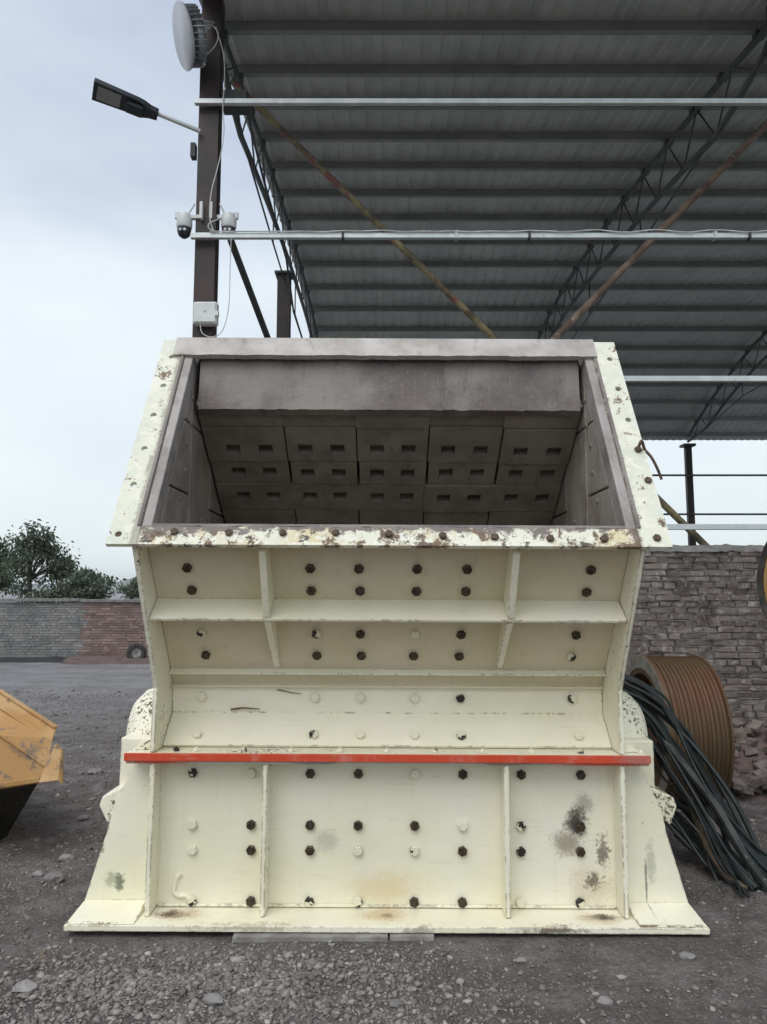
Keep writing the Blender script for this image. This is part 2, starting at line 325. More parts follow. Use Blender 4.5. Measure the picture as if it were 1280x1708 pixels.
# ------------------------------------------------------------------ mesh builder
class MB:
    def __init__(s): s.v = []; s.f = []
    def add(s, vs, fs):
        o = len(s.v); s.v += [tuple(q) for q in vs]; s.f += [tuple(i + o for i in q) for q in fs]; return s
    def box(s, x0, x1, y0, y1, z0, z1):
        return s.add([(x0, y0, z0), (x1, y0, z0), (x1, y1, z0), (x0, y1, z0), (x0, y0, z1), (x1, y0, z1), (x1, y1, z1), (x0, y1, z1)],
                     [(0, 3, 2, 1), (4, 5, 6, 7), (0, 1, 5, 4), (1, 2, 6, 5), (2, 3, 7, 6), (3, 0, 4, 7)])
    def obox(s, c, ax, ay, az, hx, hy, hz):
        c = Vector(c); vs = []
        for k in (-1, 1):
            for (i, j) in ((-1, -1), (1, -1), (1, 1), (-1, 1)):
                vs.append(c + ax * (i * hx) + ay * (j * hy) + az * (k * hz))
        return s.add(vs, [(0, 3, 2, 1), (4, 5, 6, 7), (0, 1, 5, 4), (1, 2, 6, 5), (2, 3, 7, 6), (3, 0, 4, 7)])
    def prism(s, pts, off):
        """polygon of 3-D points extruded by the vector off"""
        n = len(pts); off = Vector(off); a = [Vector(p) for p in pts]; b = [p + off for p in a]
        return s.add(a + b, [tuple(range(n - 1, -1, -1)), tuple(range(n, 2 * n))] + [(i, (i + 1) % n, n + (i + 1) % n, n + i) for i in range(n)])
    def beam(s, a, b, w, h, up=(0, 0, 1)):
        a = Vector(a); b = Vector(b); d = (b - a); L = d.length; d.normalize(); up = Vector(up)
        side = d.cross(up)
        if side.length < 1e-4: side = d.cross(Vector((1, 0, 0)))
        side.normalize(); u = side.cross(d).normalized()
        return s.obox((a + b) / 2, side, d, u, w / 2, L / 2, h / 2)
    def tube(s, pts, r, seg=8, r2=None, cap=True):
        pts = [Vector(p) for p in pts]; n = len(pts); vs = []
        nrm = None
        for i, p in enumerate(pts):
            d = (pts[min(i + 1, n - 1)] - pts[max(i - 1, 0)]).normalized()
            if nrm is None:
                nrm = d.orthogonal().normalized()
            nrm = (nrm - d * nrm.dot(d)).normalized(); bn = d.cross(nrm)
            rr = r if r2 is None else r + (r2 - r) * i / max(1, n - 1)
            for k in range(seg):
                t = 2 * math.pi * k / seg; vs.append(p + (nrm * math.cos(t) + bn * math.sin(t)) * rr)
        fs = [(i * seg + k, i * seg + (k + 1) % seg, (i + 1) * seg + (k + 1) % seg, (i + 1) * seg + k) for i in range(n - 1) for k in range(seg)]
        if cap: fs += [tuple(range(seg - 1, -1, -1)), tuple(range((n - 1) * seg, n * seg))]
        return s.add(vs, fs)
    def strip(s, pts, w, t, up):
        """flat bar swept along pts"""
        pts = [Vector(p) for p in pts]; n = len(pts); vs = []; up = Vector(up)
        for i, p in enumerate(pts):
            d = (pts[min(i + 1, n - 1)] - pts[max(i - 1, 0)]).normalized()
            sd = d.cross(up).normalized(); u = sd.cross(d)
            for (a, b) in ((-1, -1), (1, -1), (1, 1), (-1, 1)): vs.append(p + sd * (a * w / 2) + u * (b * t / 2))
        fs = [(i * 4 + k, i * 4 + (k + 1) % 4, (i + 1) * 4 + (k + 1) % 4, (i + 1) * 4 + k) for i in range(n - 1) for k in range(4)]
        fs += [(3, 2, 1, 0), tuple(range((n - 1) * 4, n * 4))]
        return s.add(vs, fs)
    def lathe(s, prof, c, axis, seg=32, closed=False):
        """prof: (along axis, radius)"""
        c = Vector(c); ax = Vector(axis).normalized(); u = ax.orthogonal().normalized(); v = ax.cross(u); vs = []
        for (h, r) in prof:
            for k in range(seg):
                t = 2 * math.pi * k / seg; vs.append(c + ax * h + (u * math.cos(t) + v * math.sin(t)) * r)
        n = len(prof); m = n if closed else n - 1
        fs = [(i * seg + k, i * seg + (k + 1) % seg, ((i + 1) % n) * seg + (k + 1) % seg, ((i + 1) % n) * seg + k) for i in range(m) for k in range(seg)]
        if not closed: fs += [tuple(range(seg - 1, -1, -1)), tuple(range((n - 1) * seg, n * seg))]
        return s.add(vs, fs)
    def mesh(s, name, mat, off=(0, 0, 0), smooth=None):
        me = bpy.data.meshes.new(name); ox, oy, oz = off
        me.from_pydata([(x - ox, y - oy, z - oz) for (x, y, z) in s.v], [], s.f)
        me.materials.append(mat); me.validate()
        import bmesh
        b = bmesh.new(); b.from_mesh(me); bmesh.ops.recalc_face_normals(b, faces=b.faces); b.to_mesh(me); b.free()
        if smooth is not None:
            me.shade_smooth(); me.set_sharp_from_angle(angle=R(smooth))
        return me
    def build(s, name, mat, parent=None, smooth=None, bevel=0, off=None):
        if off is None:
            off = (0, 0, 0)
            p = parent
            if p is not None:
                o = Vector((0, 0, 0))
                while p is not None: o = o + p.location; p = p.parent
                off = tuple(o)
        me = s.mesh(name, mat, off, smooth)
        o = bpy.data.objects.new(name, me); COL.objects.link(o)
        if parent is not None: o.parent = parent
        if bevel:
            md = o.modifiers.new('bevel', 'BEVEL'); md.width = bevel; md.segments = 2; md.limit_method = 'ANGLE'
        return o

def tag(o, label, cat, group=None):
    o['label'] = label; o['category'] = cat
    if group: o['group'] = group
    return o
def thing(name, loc, label, cat, group=None):
    o = bpy.data.objects.new(name, None); COL.objects.link(o); o.location = loc; o.empty_display_size = .1
    return tag(o, label, cat, group)
def inst(name, me, loc, parent=None, rot=None, scale=None):
    o = bpy.data.objects.new(name, me); COL.objects.link(o)
    if parent is not None: o.parent = parent; loc = Vector(loc) - parent.location
    o.location = loc
    if rot is not None: o.rotation_mode = 'QUATERNION'; o.rotation_quaternion = rot
    if scale is not None: o.scale = scale
    return o
def origin_to(o, loc):
    """move a top-level mesh's origin to loc without moving its shape"""
    loc = Vector(loc)
    o.data.transform(Matrix.Translation(-loc)); o.location = loc; return o

# ------------------------------------------------------------------ ground
_lat = rng.random((256, 256))
def vnoise(x, y, s, k=0):
    x = np.asarray(x) * s + 37.3 * k + 500; y = np.asarray(y) * s + 11.7 * k + 500
    xi = np.floor(x).astype(int); yi = np.floor(y).astype(int); fx = x - xi; fy = y - yi
    fx = fx * fx * (3 - 2 * fx); fy = fy * fy * (3 - 2 * fy)
    g = lambda a, b: _lat[a & 255, b & 255]
    return (g(xi, yi) * (1 - fx) + g(xi + 1, yi) * fx) * (1 - fy) + (g(xi, yi + 1) * (1 - fx) + g(xi + 1, yi + 1) * fx) * fy
def gh(x, y):
    x = np.asarray(x, float); y = np.asarray(y, float)
    h = (vnoise(x, y, 1.3, 1) - .5) * .05 + (vnoise(x, y, 4.1, 2) - .5) * .035 + (vnoise(x, y, 11, 3) - .5) * .022 + (vnoise(x, y, 27, 4) - .5) * .014
    near = np.clip((9 - y) / 4, 0, 1)
    h = h * (.25 + .75 * near)
    fade = 1 / (1 + np.maximum(0, (np.hypot(x, y) - 30) / 20))
    h *= fade
    # churned clods in the foreground
    h += .06 * np.exp(-((x + .75) / .5) ** 2 - ((y - 3.12) / .22) ** 2) - .05 * np.exp(-((x + .22) / .10) ** 2 - ((y - 3.18) / .10) ** 2)
    h += .03 * np.exp(-((x + 2.1) / .8) ** 2 - ((y - 3.9) / .7) ** 2)
    # flat pad under the machine
    dx = np.maximum(0, np.abs(x - .015) - 1.55); dy = np.maximum(0, np.maximum(3.58 - y, y - 6.2))
    d = np.clip(np.hypot(dx, dy) / .35, 0, 1); d = d * d * (3 - 2 * d)
    h = h * (.12 + .88 * d) - .004 * (1 - d)
    return h
def axis(lo, hi, st, out_lo, out_hi):
    a = list(np.arange(lo, hi, st)); s = st; v = hi
    while v < out_hi: a.append(v); s *= 1.16; v += s
    a.append(out_hi); s = st; v = lo; b = []
    while v > out_lo: s *= 1.16; v -= s; b.append(max(v, out_lo))
    return np.array(sorted(set(b + a)))
ax_ = axis(-3.6, 3.6, .028, -3000, 3000); ay_ = axis(2.3, 6.6, .028, -3000, 3500)
gx, gy = np.meshgrid(ax_, ay_); gz = gh(gx, gy)
nv = gx.size; W_ = len(ax_); H_ = len(ay_)
me = bpy.data.meshes.new('ground')
me.vertices.add(nv); me.vertices.foreach_set('co', np.stack([gx.ravel(), gy.ravel(), gz.ravel()], 1).ravel())
ii, jj = np.meshgrid(np.arange(W_ - 1), np.arange(H_ - 1)); q0 = (jj * W_ + ii).ravel()
quads = np.stack([q0, q0 + 1, q0 + 1 + W_, q0 + W_], 1)
me.loops.add(quads.size); me.loops.foreach_set('vertex_index', quads.ravel())
me.polygons.add(len(quads)); me.polygons.foreach_set('loop_start', np.arange(len(quads)) * 4)
me.update(calc_edges=True); me.materials.append(M['ground']); me.shade_smooth()
g = bpy.data.objects.new('ground', me); COL.objects.link(g); g['kind'] = 'structure'

# hills far behind the yard
mb = MB(); N = 120; vs = []
for i in range(N + 1):
    t = i / N; X = -1500 + 3600 * t
    hgt = 20 + 16 * mnoise.noise((t * 9, 1, 2)) + 7 * mnoise.noise((t * 37, 5, 2)) + 14 * math.exp(-((X + 640) / 120) ** 2)
    vs += [(X, 1750, -2), (X, 1900, hgt * .8), (X, 2050, hgt * 1.25), (X, 2400, -2)]
mb.add(vs, [(i * 4 + k, (i + 1) * 4 + k, (i + 1) * 4 + k + 1, i * 4 + k + 1) for i in range(N) for k in range(3)])
M['hill'] = simple('wooded_hill', (.06, .075, .05), (.09, .10, .07), .02, .95)
o = mb.build('hills', M['hill'], smooth=60); o['kind'] = 'structure'

# gravel: nobody could count it
def ico():
    p = (1 + 5 ** .5) / 2
    v = np.array([(-1, p, 0), (1, p, 0), (-1, -p, 0), (1, -p, 0), (0, -1, p), (0, 1, p), (0, -1, -p), (0, 1, -p), (p, 0, -1), (p, 0, 1), (-p, 0, -1), (-p, 0, 1)]) / math.hypot(1, p)
    f = np.array([(0, 11, 5), (0, 5, 1), (0, 1, 7), (0, 7, 10), (0, 10, 11), (1, 5, 9), (5, 11, 4), (11, 10, 2), (10, 7, 6), (7, 1, 8), (3, 9, 4), (3, 4, 2), (3, 2, 6), (3, 6, 8), (3, 8, 9), (4, 9, 5), (2, 4, 11), (6, 2, 10), (8, 6, 7), (9, 8, 1)])
    return v, f
def scatter(name, xs, ys, sz, tint, sink=.25, flat=.65):
    n = len(xs); V, F = ico()
    P = np.repeat(V[None], n, 0) * (1 + .48 * (rng.random((n, 12, 1)) - .5) * 2)
    sc = np.stack([1 + .45 * rng.random(n), .75 + .4 * rng.random(n), flat * (.7 + .6 * rng.random(n))], 1)[:, None, :]
    P = P * sc
    a = rng.random(n) * 2 * np.pi; c, s = np.cos(a)[:, None], np.sin(a)[:, None]
    tl = (rng.random(n) - .5)[:, None] * .9
    x = P[:, :, 0]; z = P[:, :, 2]; x, z = x * np.cos(tl) - z * np.sin(tl), x * np.sin(tl) + z * np.cos(tl)
    y = P[:, :, 1]; x, y = x * c - y * s, x * s + y * c
    P = np.stack([x, y, z], 2) * sz[:, None, None]
    P[:, :, 0] += xs[:, None]; P[:, :, 1] += ys[:, None]; P[:, :, 2] += (gh(xs, ys) + sz * flat * (1 - 2 * sink) * .6)[:, None]
    me = bpy.data.meshes.new(name); me.vertices.add(n * 12); me.vertices.foreach_set('co', P.ravel())
    fi = (F[None] + (np.arange(n) * 12)[:, None, None]).reshape(-1, 3)
    me.loops.add(fi.size); me.loops.foreach_set('vertex_index', fi.ravel())
    me.polygons.add(len(fi)); me.polygons.foreach_set('loop_start', np.arange(len(fi)) * 3)
    me.update(calc_edges=True); me.materials.append(M['pebble'])
    at_ = me.attributes.new('tint', 'FLOAT', 'POINT'); at_.data.foreach_set('value', np.repeat(tint, 12))
    o = bpy.data.objects.new(name, me); COL.objects.link(o); return o
def sample(n, x0, x1, y0, y1):
    xs = rng.uniform(x0, x1, n); ys = rng.uniform(y0, y1, n)
    ok = ~((np.abs(xs - .015) < 1.54) & (ys > 3.61) & (ys < 6.0)); return xs[ok], ys[ok]
X1, Y1 = sample(46000, -2.6, 3.0, 2.5, 5.2)
keep = rng.random(len(X1)) < .22 + .85 *  vnoise(X1, Y1, 2.2, 9); X1, Y1 = X1[keep], Y1[keep]
X2, Y2 = sample(26000, -7, 4.5, 4.8, 12.5)
X3, Y3 = rng.normal(-.75, .6, 9000), rng.normal(3.1, .22, 9000)
k = (Y3 < 3.62) & (Y3 > 2.4); X3, Y3 = X3[k], Y3[k]
def sizes(n, a, b, p): return a * (1 - rng.random(n) * (1 - (a / b) ** p)) ** (-1 / p)
xs = np.concatenate([X1, X2, X3]); ys = np.concatenate([Y1, Y2, Y3])
sz = np.concatenate([sizes(len(X1), .0028, .017, 2.7), sizes(len(X2), .005, .028, 2.6), sizes(len(X3), .004, .018, 1.7)])
tn = np.concatenate([np.clip(rng.beta(.9, 4.2, len(X1)), 0, 1), rng.beta(1.0, 4.2, len(X2)), rng.beta(1.2, 4.0, len(X3))])
g = scatter('gravel', xs, ys, sz, tn); tag(g, 'loose grey gravel and clods strewn over the yard', 'gravel'); g['kind'] = 'stuff'

# ------------------------------------------------------------------ the crusher
CXC = .015
crusher = thing('impact_crusher', (CXC, 3.87, 0), 'large cream painted impact crusher housing with an open steel lined mouth and a red stripe', 'crusher')
def X(a): return CXC + a
HW = 1.155                                      # half width of the body
def cb(mb, name, m, bevel=.003, smooth=None): return mb.build(name, M[m], crusher, smooth, bevel)

# lower body
cb(MB().box(X(-HW - .012), X(HW + .012), 3.87, 3.89, .052, .7655), 'front_panel', 'paint_low', 0)
cb(MB().box(X(-HW - .012), X(HW + .012), 5.76, 5.78, .052, .7655), 'rear_panel', 'paint_low', 0)
for s in (-1, 1):
    a, b = sorted((X(s * (HW - .012)), X(s * (HW + .012))))
    mb = MB().box(a, b, 3.745, 3.868, .052, .765)
    cb(mb, 'side_rib', 'paint_edge')
    cb(MB().box(a, b, 3.892, 5.758, .052, .765), 'side_plate', 'paint_low')
# base plate, its front 3.70; two cut ledges
base = MB().box(X(-1.515), X(1.515), 3.655, 5.95, .020, .048)
cb(base, 'base_plate', 'paint_base', .004)
cb(MB().prism([(X(-HW + .02), 3.868, .052), (X(HW - .02), 3.868, .052), (X(HW - .02), 3.868, .066), (X(-HW + .02), 3.868, .066)], (0, -.012, 0)), 'weld_bead', 'paint_base', .004)
# ribs
for rx in (-.585, .60):
    cb(MB().box(rx - .012, rx + .012, 3.745, 3.868, .052, .765), 'rib', 'paint_edge')
def weld(p, q, r_=.0055, m='paint_low'):
    p, q = Vector(p), Vector(q); n = max(6, int((q - p).length / .018)); pts = []
    for i in range(n + 1):
        v = p.lerp(q, i / n); v += Vector((mnoise.noise(v * 31), mnoise.noise(v * 37 + Vector((5, 0, 0))), mnoise.noise(v * 29 + Vector((0, 7, 0))))) * .0028; pts.append(v)
    return cb(MB().tube(pts, r_, 6), 'weld_bead', m, 0, 60)
for rx in (-.585, .60):
    for k_ in (-1, 1): weld((rx + k_ * .014, 3.868, .06), (rx + k_ * .014, 3.868, .76))
for k_ in (-1, 1): weld((X(k_ * (HW - .015)), 3.868, .06), (X(k_ * (HW - .015)), 3.868, .76))
# front foot plates that splay to the sides
for s in (-1, 1):
    pts = [(X(s * (HW + .014)), 3.858, .052), (X(s * 1.505), 3.858, .052), (X(s * 1.50), 3.858, .075), (X(s * 1.40), 3.858, .42), (X(s * 1.385), 3.858, .52), (X(s * 1.315), 3.858, .66), (X(s * 1.275), 3.858, .7655), (X(s * (HW + .014)), 3.858, .7655)]
    cb(MB().prism(pts, (0, .02, 0)), 'foot_plate', 'paint_foot', .003)
    # sloping side gusset behind, back foot plate too
    pts = [(q[0], 5.70, q[2]) for q in pts]
    cb(MB().prism(pts, (0, .02, 0)), 'foot_plate', 'paint_foot', .003)
# splayed toe of the base plate
for s in (-1, 1):
    pts = [(X(s * 1.19), 3.662, .050), (X(s * 1.510), 3.662, .050), (X(s * 1.495), 3.856, .085), (X(s * 1.19), 3.856, .085)]
    mb = MB(); mb.add([pts[0], pts[1], (X(s * 1.51), 3.856, .052), (X(s * 1.19), 3.856, .052), pts[2], pts[3]], [(0, 1, 2, 3), (0, 1, 4, 5), (1, 2, 4), (0, 3, 5), (2, 3, 5, 4)])
    cb(mb, 'toe_ramp', 'paint_foot', .002)
# joint flanges
cb(MB().box(X(-1.283), X(1.283), 3.735, 3.99, .766, .7795), 'lower_joint_flange', 'flange_lip', .002)
cb(MB().box(X(-1.286), X(1.286), 3.7335, 3.99, .781, .8165), 'joint_flange', 'paint_edge', .002)
cb(MB().box(X(-1.288), X(1.288), 3.720, 3.733, .7805, .818), 'red_stripe_bar', 'red', .003)
cb(MB().box(X(-1.287), X(1.287), 5.60, 5.86, .789, .818), 'joint_flange', 'paint_edge', .003)

# hopper front, a folded chain of plates (Y, Z)
prof = [(3.452, 1.882), (3.976, 1.18), (4.005, 1.118), (4.015, .97), (3.868, .830)]
def folded(a, b, name, m, th=.014, hw=HW - .014):
    (y0, z0), (y1, z1) = a, b
    d = Vector((0, y1 - y0, z1 - z0)).normalized(); nrm = Vector((0, -d.z, d.y)) * -1
    if nrm.y < 0: nrm = -nrm
    pts = [(X(-hw), y0, z0), (X(hw), y0, z0), (X(hw), y1, z1), (X(-hw), y1, z1)]
    return cb(MB().prism(pts, nrm * th), name, m, 0)
folded(prof[0], prof[1], 'chute_panel', 'paint_hopper_shaded')
folded(prof[1], prof[2], 'chute_step', 'paint_hopper_shaded')
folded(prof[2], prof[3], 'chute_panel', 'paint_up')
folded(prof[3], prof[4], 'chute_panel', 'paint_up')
folded((3.345, 1.862), (3.450, 1.886), 'chute_rim', 'paint_hopper_shaded')
dA = Vector((0, .524, -.702)).normalized(); nA = Vector((0, -.8014, -.5982))
pA = Vector((0, 3.452, 1.882))
def onA(Z): return pA + dA * ((1.882 - Z) / -dA.z)
# horizontal ledges square to the panel
def ledge(x0, x1, Z, dep, th, name='ledge', m='paint_up'):
    q = onA(Z); pts = [(x0, q.y, q.z), (x1, q.y, q.z), (x1, q.y + nA.y * dep, q.z + nA.z * dep), (x0, q.y + nA.y * dep, q.z + nA.z * dep)]
    return cb(MB().prism(pts, dA * th), name, m, .002)
ledge(X(-HW + .014), X(HW - .014), 1.572, .160, .014)
ledge(X(-HW + .014), X(HW - .014), 1.205, .035, .012)
cb(MB().box(X(-HW + .014), X(HW - .014), 3.975, 4.003, 1.105, 1.117), 'ledge', 'paint_hopper_shaded', .002)
cb(MB().tube([(X(-HW + .02), 4.02, .972), (X(HW - .02), 4.02, .972)], .006, 6), 'weld_bead', 'paint_up', 0)
for rx in (-.565, .60):                       # upper and lower fins
    a, b = onA(1.858), onA(1.578)
    q = [a, b, b + nA * .158, a + nA * .118]
    cb(MB().prism([(rx - .016, v.y, v.z) for v in q], (.032, 0, 0)), 'fin', 'paint_up', .002)
    a, b = onA(1.550), onA(1.222)
    q = [a, b, b + nA * .012, a + nA * .145]
    cb(MB().prism([(rx - .016, v.y, v.z) for v in q], (.032, 0, 0)), 'fin', 'paint_up', .002)
# side walls of the upper body
SP = [(3.352, 1.80), (3.745, 1.13), (3.735, .82), (5.74, .82), (5.74, 2.2), (4.75, 3.02), (4.075, 3.02), (3.353, 1.842)]
for s in (-1, 1):
    x0 = X(s * HW) - .011
    cb(MB().prism([(x0, y, z) for (y, z) in SP], (.022, 0, 0)), 'side_plate', 'paint_edge' if s > 0 else 'paint_edge', .003)
cb(MB().prism([(X(-HW + .014), 5.72, .82), (X(HW - .014), 5.72, .82), (X(HW - .014), 5.72, 2.19), (X(-HW + .014), 5.72, 2.19)], (0, .018, 0)), 'rear_panel', 'paint_hopper_shaded', 0)
cb(MB().prism([(X(-HW + .014), 5.72, 2.2), (X(HW - .014), 5.72, 2.2), (X(HW - .014), 4.75, 3.0), (X(-HW + .014), 4.75, 3.0)], (0, .01, .014)), 'roof_plate', 'paint_hopper_shaded', 0)
cb(MB().box(X(-HW + .014), X(HW - .014), 4.11, 4.745, 2.996, 3.012), 'roof_plate', 'paint_hopper_shaded', 0)

# mouth flange plane
VY, VZ = .5235, .852
def FP(u, v, w=0.0): return Vector((X(u), 3.31 + VY * v - VZ * w, 1.815 + VZ * v + VY * w))
nF = Vector((0, -VZ, VY))
def plate(u0, u1, v0, v1, w0, w1):
    p = [FP(u0, v0, w0), FP(u1, v0, w0), FP(u1, v1, w0), FP(u0, v1, w0)]
    return MB().prism(p, nF * (w1 - w0))
def drill(o, spots, r=.016):
    """real bolt holes cut through a plate"""
    mb = MB()
    for p in spots: mb.lathe([(-.08, r), (.08, r)], p, nF, 12)
    c = mb.build('cutter', M['bolt_rust'])
    md = o.modifiers.new('holes', 'BOOLEAN'); md.operation = 'DIFFERENCE'; md.object = c; md.solver = 'EXACT'
    bpy.context.view_layer.update()
    dg = bpy.context.evaluated_depsgraph_get()
    nm = bpy.data.meshes.new_from_object(o.evaluated_get(dg)); o.modifiers.clear(); o.data = nm
    bpy.data.objects.remove(c)
pF = FP(0, 0)
def onF(px, py): return hit(px, py, pF, nF)
L_open = [(282, 597), (268, 645), (252, 694), (237, 750), (219, 810)]
R_open = [(1027, 647), (1044, 698), (1013, 597)]
o = plate(-1.272, -1.135, 0, 1.414, -.022, 0).build('mouth_flange', M['worn_side'], crusher); drill(o, [onF(*p) for p in L_open + [(194, 893), (177, 893)]])
o = plate(1.132, 1.272, 0, 1.414, -.022, 0).build('mouth_flange', M['worn_side'], crusher); drill(o, [onF(*p) for p in R_open])
o = plate(-1.133, 1.130, 0, .100, -.022, 0).build('mouth_flange', M['worn'], crusher)
# ragged burnt edge strip on top of the lip
def ragged(u0, u1, v, w, dv, n, name, m, amp=.006):
    mb = MB(); vs = []
    for i in range(n + 1):
        u = u0 + (u1 - u0) * i / n; a = amp * mnoise.noise((u * 14, 3.3, v)) * 1.6 + amp * .7 * mnoise.noise((u * 60, 1, v))
        vs += [FP(u, v + a, w), FP(u, v + dv, w), FP(u, v + dv, w - .03), FP(u, v + a, w - .03)]
    mb.add(vs, [(i * 4 + k, i * 4 + (k + 1) % 4, i * 4 + 4 + (k + 1) % 4, i * 4 + 4 + k) for i in range(n) for k in range(4)] + [(0, 1, 2, 3), (n * 4 + 3, n * 4 + 2, n * 4 + 1, n * 4)])
    return cb(mb, name, m, 0)
ragged(-1.10, 1.10, .101, -.004, -.03 + .03 + .018, 120, 'lip_liner_edge', 'dusty_bar', .008)
ragged(-1.195, 1.150, 1.272, .016, .146, 150, 'top_bar', 'dusty_top', .004)
# liner edges: thick grey steel just inside the flange
for s in (-1, 1):
    a, b = sorted((s * 1.085, s * 1.133))
    cb(plate(a, b, .101, 1.303, -.10, -.003), 'liner_edge', 'dusty', .006)
    a, b = sorted((s * 1.134, s * 1.150))
    cb(plate(a, b, .101, 1.303, .0006, .008), 'flange_weld', 'dusty_bar', .003)
# side liner plates (real plates with open joints), convex pieces in the Y-Z plane
def clip(poly, f):
    r = []
    for i in range(len(poly)):
        a, b = poly[i], poly[(i + 1) % len(poly)]; fa, fb = f(a), f(b)
        if fa >= 0: r.append(a)
        if (fa >= 0) != (fb >= 0):
            t = fa / (fa - fb); r.append((a[0] + (b[0] - a[0]) * t, a[1] + (b[1] - a[1]) * t))
    return r
def inside_mouth(p): return (p[0] - (3.31 + .6143 * (p[1] - 1.815))) - .115
cuts = [((3.2, 4.0), (1.5, 2.13)), ((3.2, 4.0), (2.13, 2.52)), ((3.2, 4.0), (2.52, 3.0)), ((4.0, 4.46), (1.38, 2.52)), ((4.0, 4.46), (2.52, 2.99)),
        ((4.46, 4.95), (1.0, 2.10)), ((4.46, 4.95), (2.10, 2.66)), ((4.95, 5.6), (1.0, 2.10)), ((4.95, 5.6), (2.1, 2.3)), ((3.6, 3.998), (1.2, 1.497)), ((3.2, 3.6), (1.7, 1.75))]
def liner_bolt_mesh():
    return MB().lathe([(0, .014), (.006, .014), (.008, .010)], (0, 0, 0), (1, 0, 0), 10).mesh('liner_bolt', M['block'])
lbm = liner_bolt_mesh()
for s in (-1, 1):
    for k, ((y0, y1), (z0, z1)) in enumerate(cuts[:9]):
        gp = .005
        p = [(y0 + gp, z0 + gp), (y1 - gp, z0 + gp), (y1 - gp, z1 - gp), (y0 + gp, z1 - gp)]
        p = clip(p, inside_mouth)
        if y0 < 3.99: p = clip(p, lambda q: q[1] - 1.905)
        if len(p) < 3: continue
        x0 = X(s * 1.085); th = .045 + .004 * random.random()
        cb(MB().prism([(x0, y, z) for (y, z) in p], (s * th, 0, 0)), 'liner_plate', 'liner', .006)
        cy = sum(q[0] for q in p) / len(p); cz = sum(q[1] for q in p) / len(p)
        for (dy, dz) in ((.04, .07), (.02, -.08)):
            inst('liner_bolt', lbm, (X(s * 1.085), cy + dy, cz + dz), crusher, Quaternion((0, 0, 1), math.pi if s > 0 else 0))
# hanging grey beam across the top of the mouth
mb = MB(); n = 90; vs = []
for i in range(n + 1):
    u = -1.055 + (2.115) * i / n; a = .005 * mnoise.noise((u * 16, 8, 1)) + .003 * mnoise.noise((u * 50, 2, 1))
    vs += [(X(u), 4.00, 2.61 + a), (X(u), 4.05, 2.59 + a), (X(u), 4.10, 2.61), (X(u), 4.12, 2.93), (X(u), 4.03, 2.93)]
mb.add(vs, [(i * 5 + k, i * 5 + (k + 1) % 5, i * 5 + 5 + (k + 1) % 5, i * 5 + 5 + k) for i in range(n) for k in range(5)] + [(0, 1, 2, 3, 4), tuple(n * 5 + k for k in (4, 3, 2, 1, 0))])
cb(mb, 'curtain_beam', 'dusty_bar', 0)
cb(MB().box(X(-1.08), X(1.08), 4.10, 4.5, 2.93, 2.95), 'ceiling_liner', 'liner', 0)
# impact apron: rows of blocks with square bolt pockets
P0 = Vector((0, 4.24, 2.49)); P1 = Vector((0, 4.82, 2.09)); dP = (P1 - P0).normalized(); nP = Vector((0, dP.z, -dP.y))   # faces down and out
if nP.y > 0: nP = -nP
hx = [(-.915, -.724), (-.49, -.30), (-.067, .12), (.353, .544), (.78, .975)]
bx = [-1.075, -.60, -.185, .235, .66, 1.08]
def apron_s(py):
    p = hit(640, py, P0, nP); return (p - P0).dot(dP)
rows = [(apron_s(675), apron_s(712), None), (apron_s(712), apron_s(770), apron_s(750)), (apron_s(770), apron_s(808), apron_s(790)), (apron_s(808), apron_s(851), apron_s(829)), (apron_s(851), apron_s(900), None), (apron_s(900), apron_s(960), None)]
for r, (s0, s1, sh) in enumerate(rows):
    for c in range(5):
        x0, x1 = bx[c] + (.008 * ((r * 7 + c * 3) % 3 - 1) if c else 0) + .004, bx[c + 1] - .004
        off = nP * (.012 * random.uniform(-1, 1)) + nP * (.01 * (r % 2))
        us = [x0, x1]; vs_ = [s0 + .003, s1 - .003]
        if sh is not None:
            for h in hx[c]: us += [h - .042, h + .042]
            vs_ += [sh - .040, sh + .034]
        us.sort(); vs_.sort(); mb = MB()
        idx = {}; V = []
        def vid(i, j, d):
            if (i, j, d) not in idx:
                idx[(i, j, d)] = len(V); V.append(Vector((X(us[i]), 0, 0)) + P0 + dP * vs_[j] + off - nP * d)
            return idx[(i, j, d)]
        F = []; nu, nv_ = len(us) - 1, len(vs_) - 1
        for i in range(nu):
            for j in range(nv_):
                if sh is not None and j == 1 and i in (1, 3):
                    q = [(i, j), (i + 1, j), (i + 1, j + 1), (i, j + 1)]; D = .055
                    F.append(tuple(vid(a, b, D) for a, b in q))
                    for k in range(4):
                        a, b = q[k], q[(k + 1) % 4]; F.append((vid(*a, 0), vid(*b, 0), vid(*b, D), vid(*a, D)))
                else: F.append((vid(i, j, 0), vid(i + 1, j, 0), vid(i + 1, j + 1, 0), vid(i, j + 1, 0)))
        E = .09
        ring = [(i, 0) for i in range(nu)] + [(nu, j) for j in range(nv_)] + [(i, nv_) for i in range(nu, 0, -1)] + [(0, j) for j in range(nv_, 0, -1)]
        for k in range(len(ring)):
            a, b = ring[k], ring[(k + 1) % len(ring)]; F.append((vid(*a, 0), vid(*b, 0), vid(*b, E), vid(*a, E)))
        F.append(tuple(vid(*a, E) for a in ring))
        mb.add(V, F); cb(mb, 'impact_block', 'block', 0)
cb(MB().obox(P0 + dP * .35 - nP * .12 + Vector((CXC, 0, 0)), Vector((1, 0, 0)), dP, nP, 1.08, .62, .012), 'apron_backing', 'black', 0)
# rotor deep inside the chamber
cb(MB().lathe([(-1.0, .12), (-1.0, .36), (1.0, .36), (1.0, .12)], (X(0), 4.85, .98), (1, 0, 0), 28), 'rotor', 'block', 0, 40)

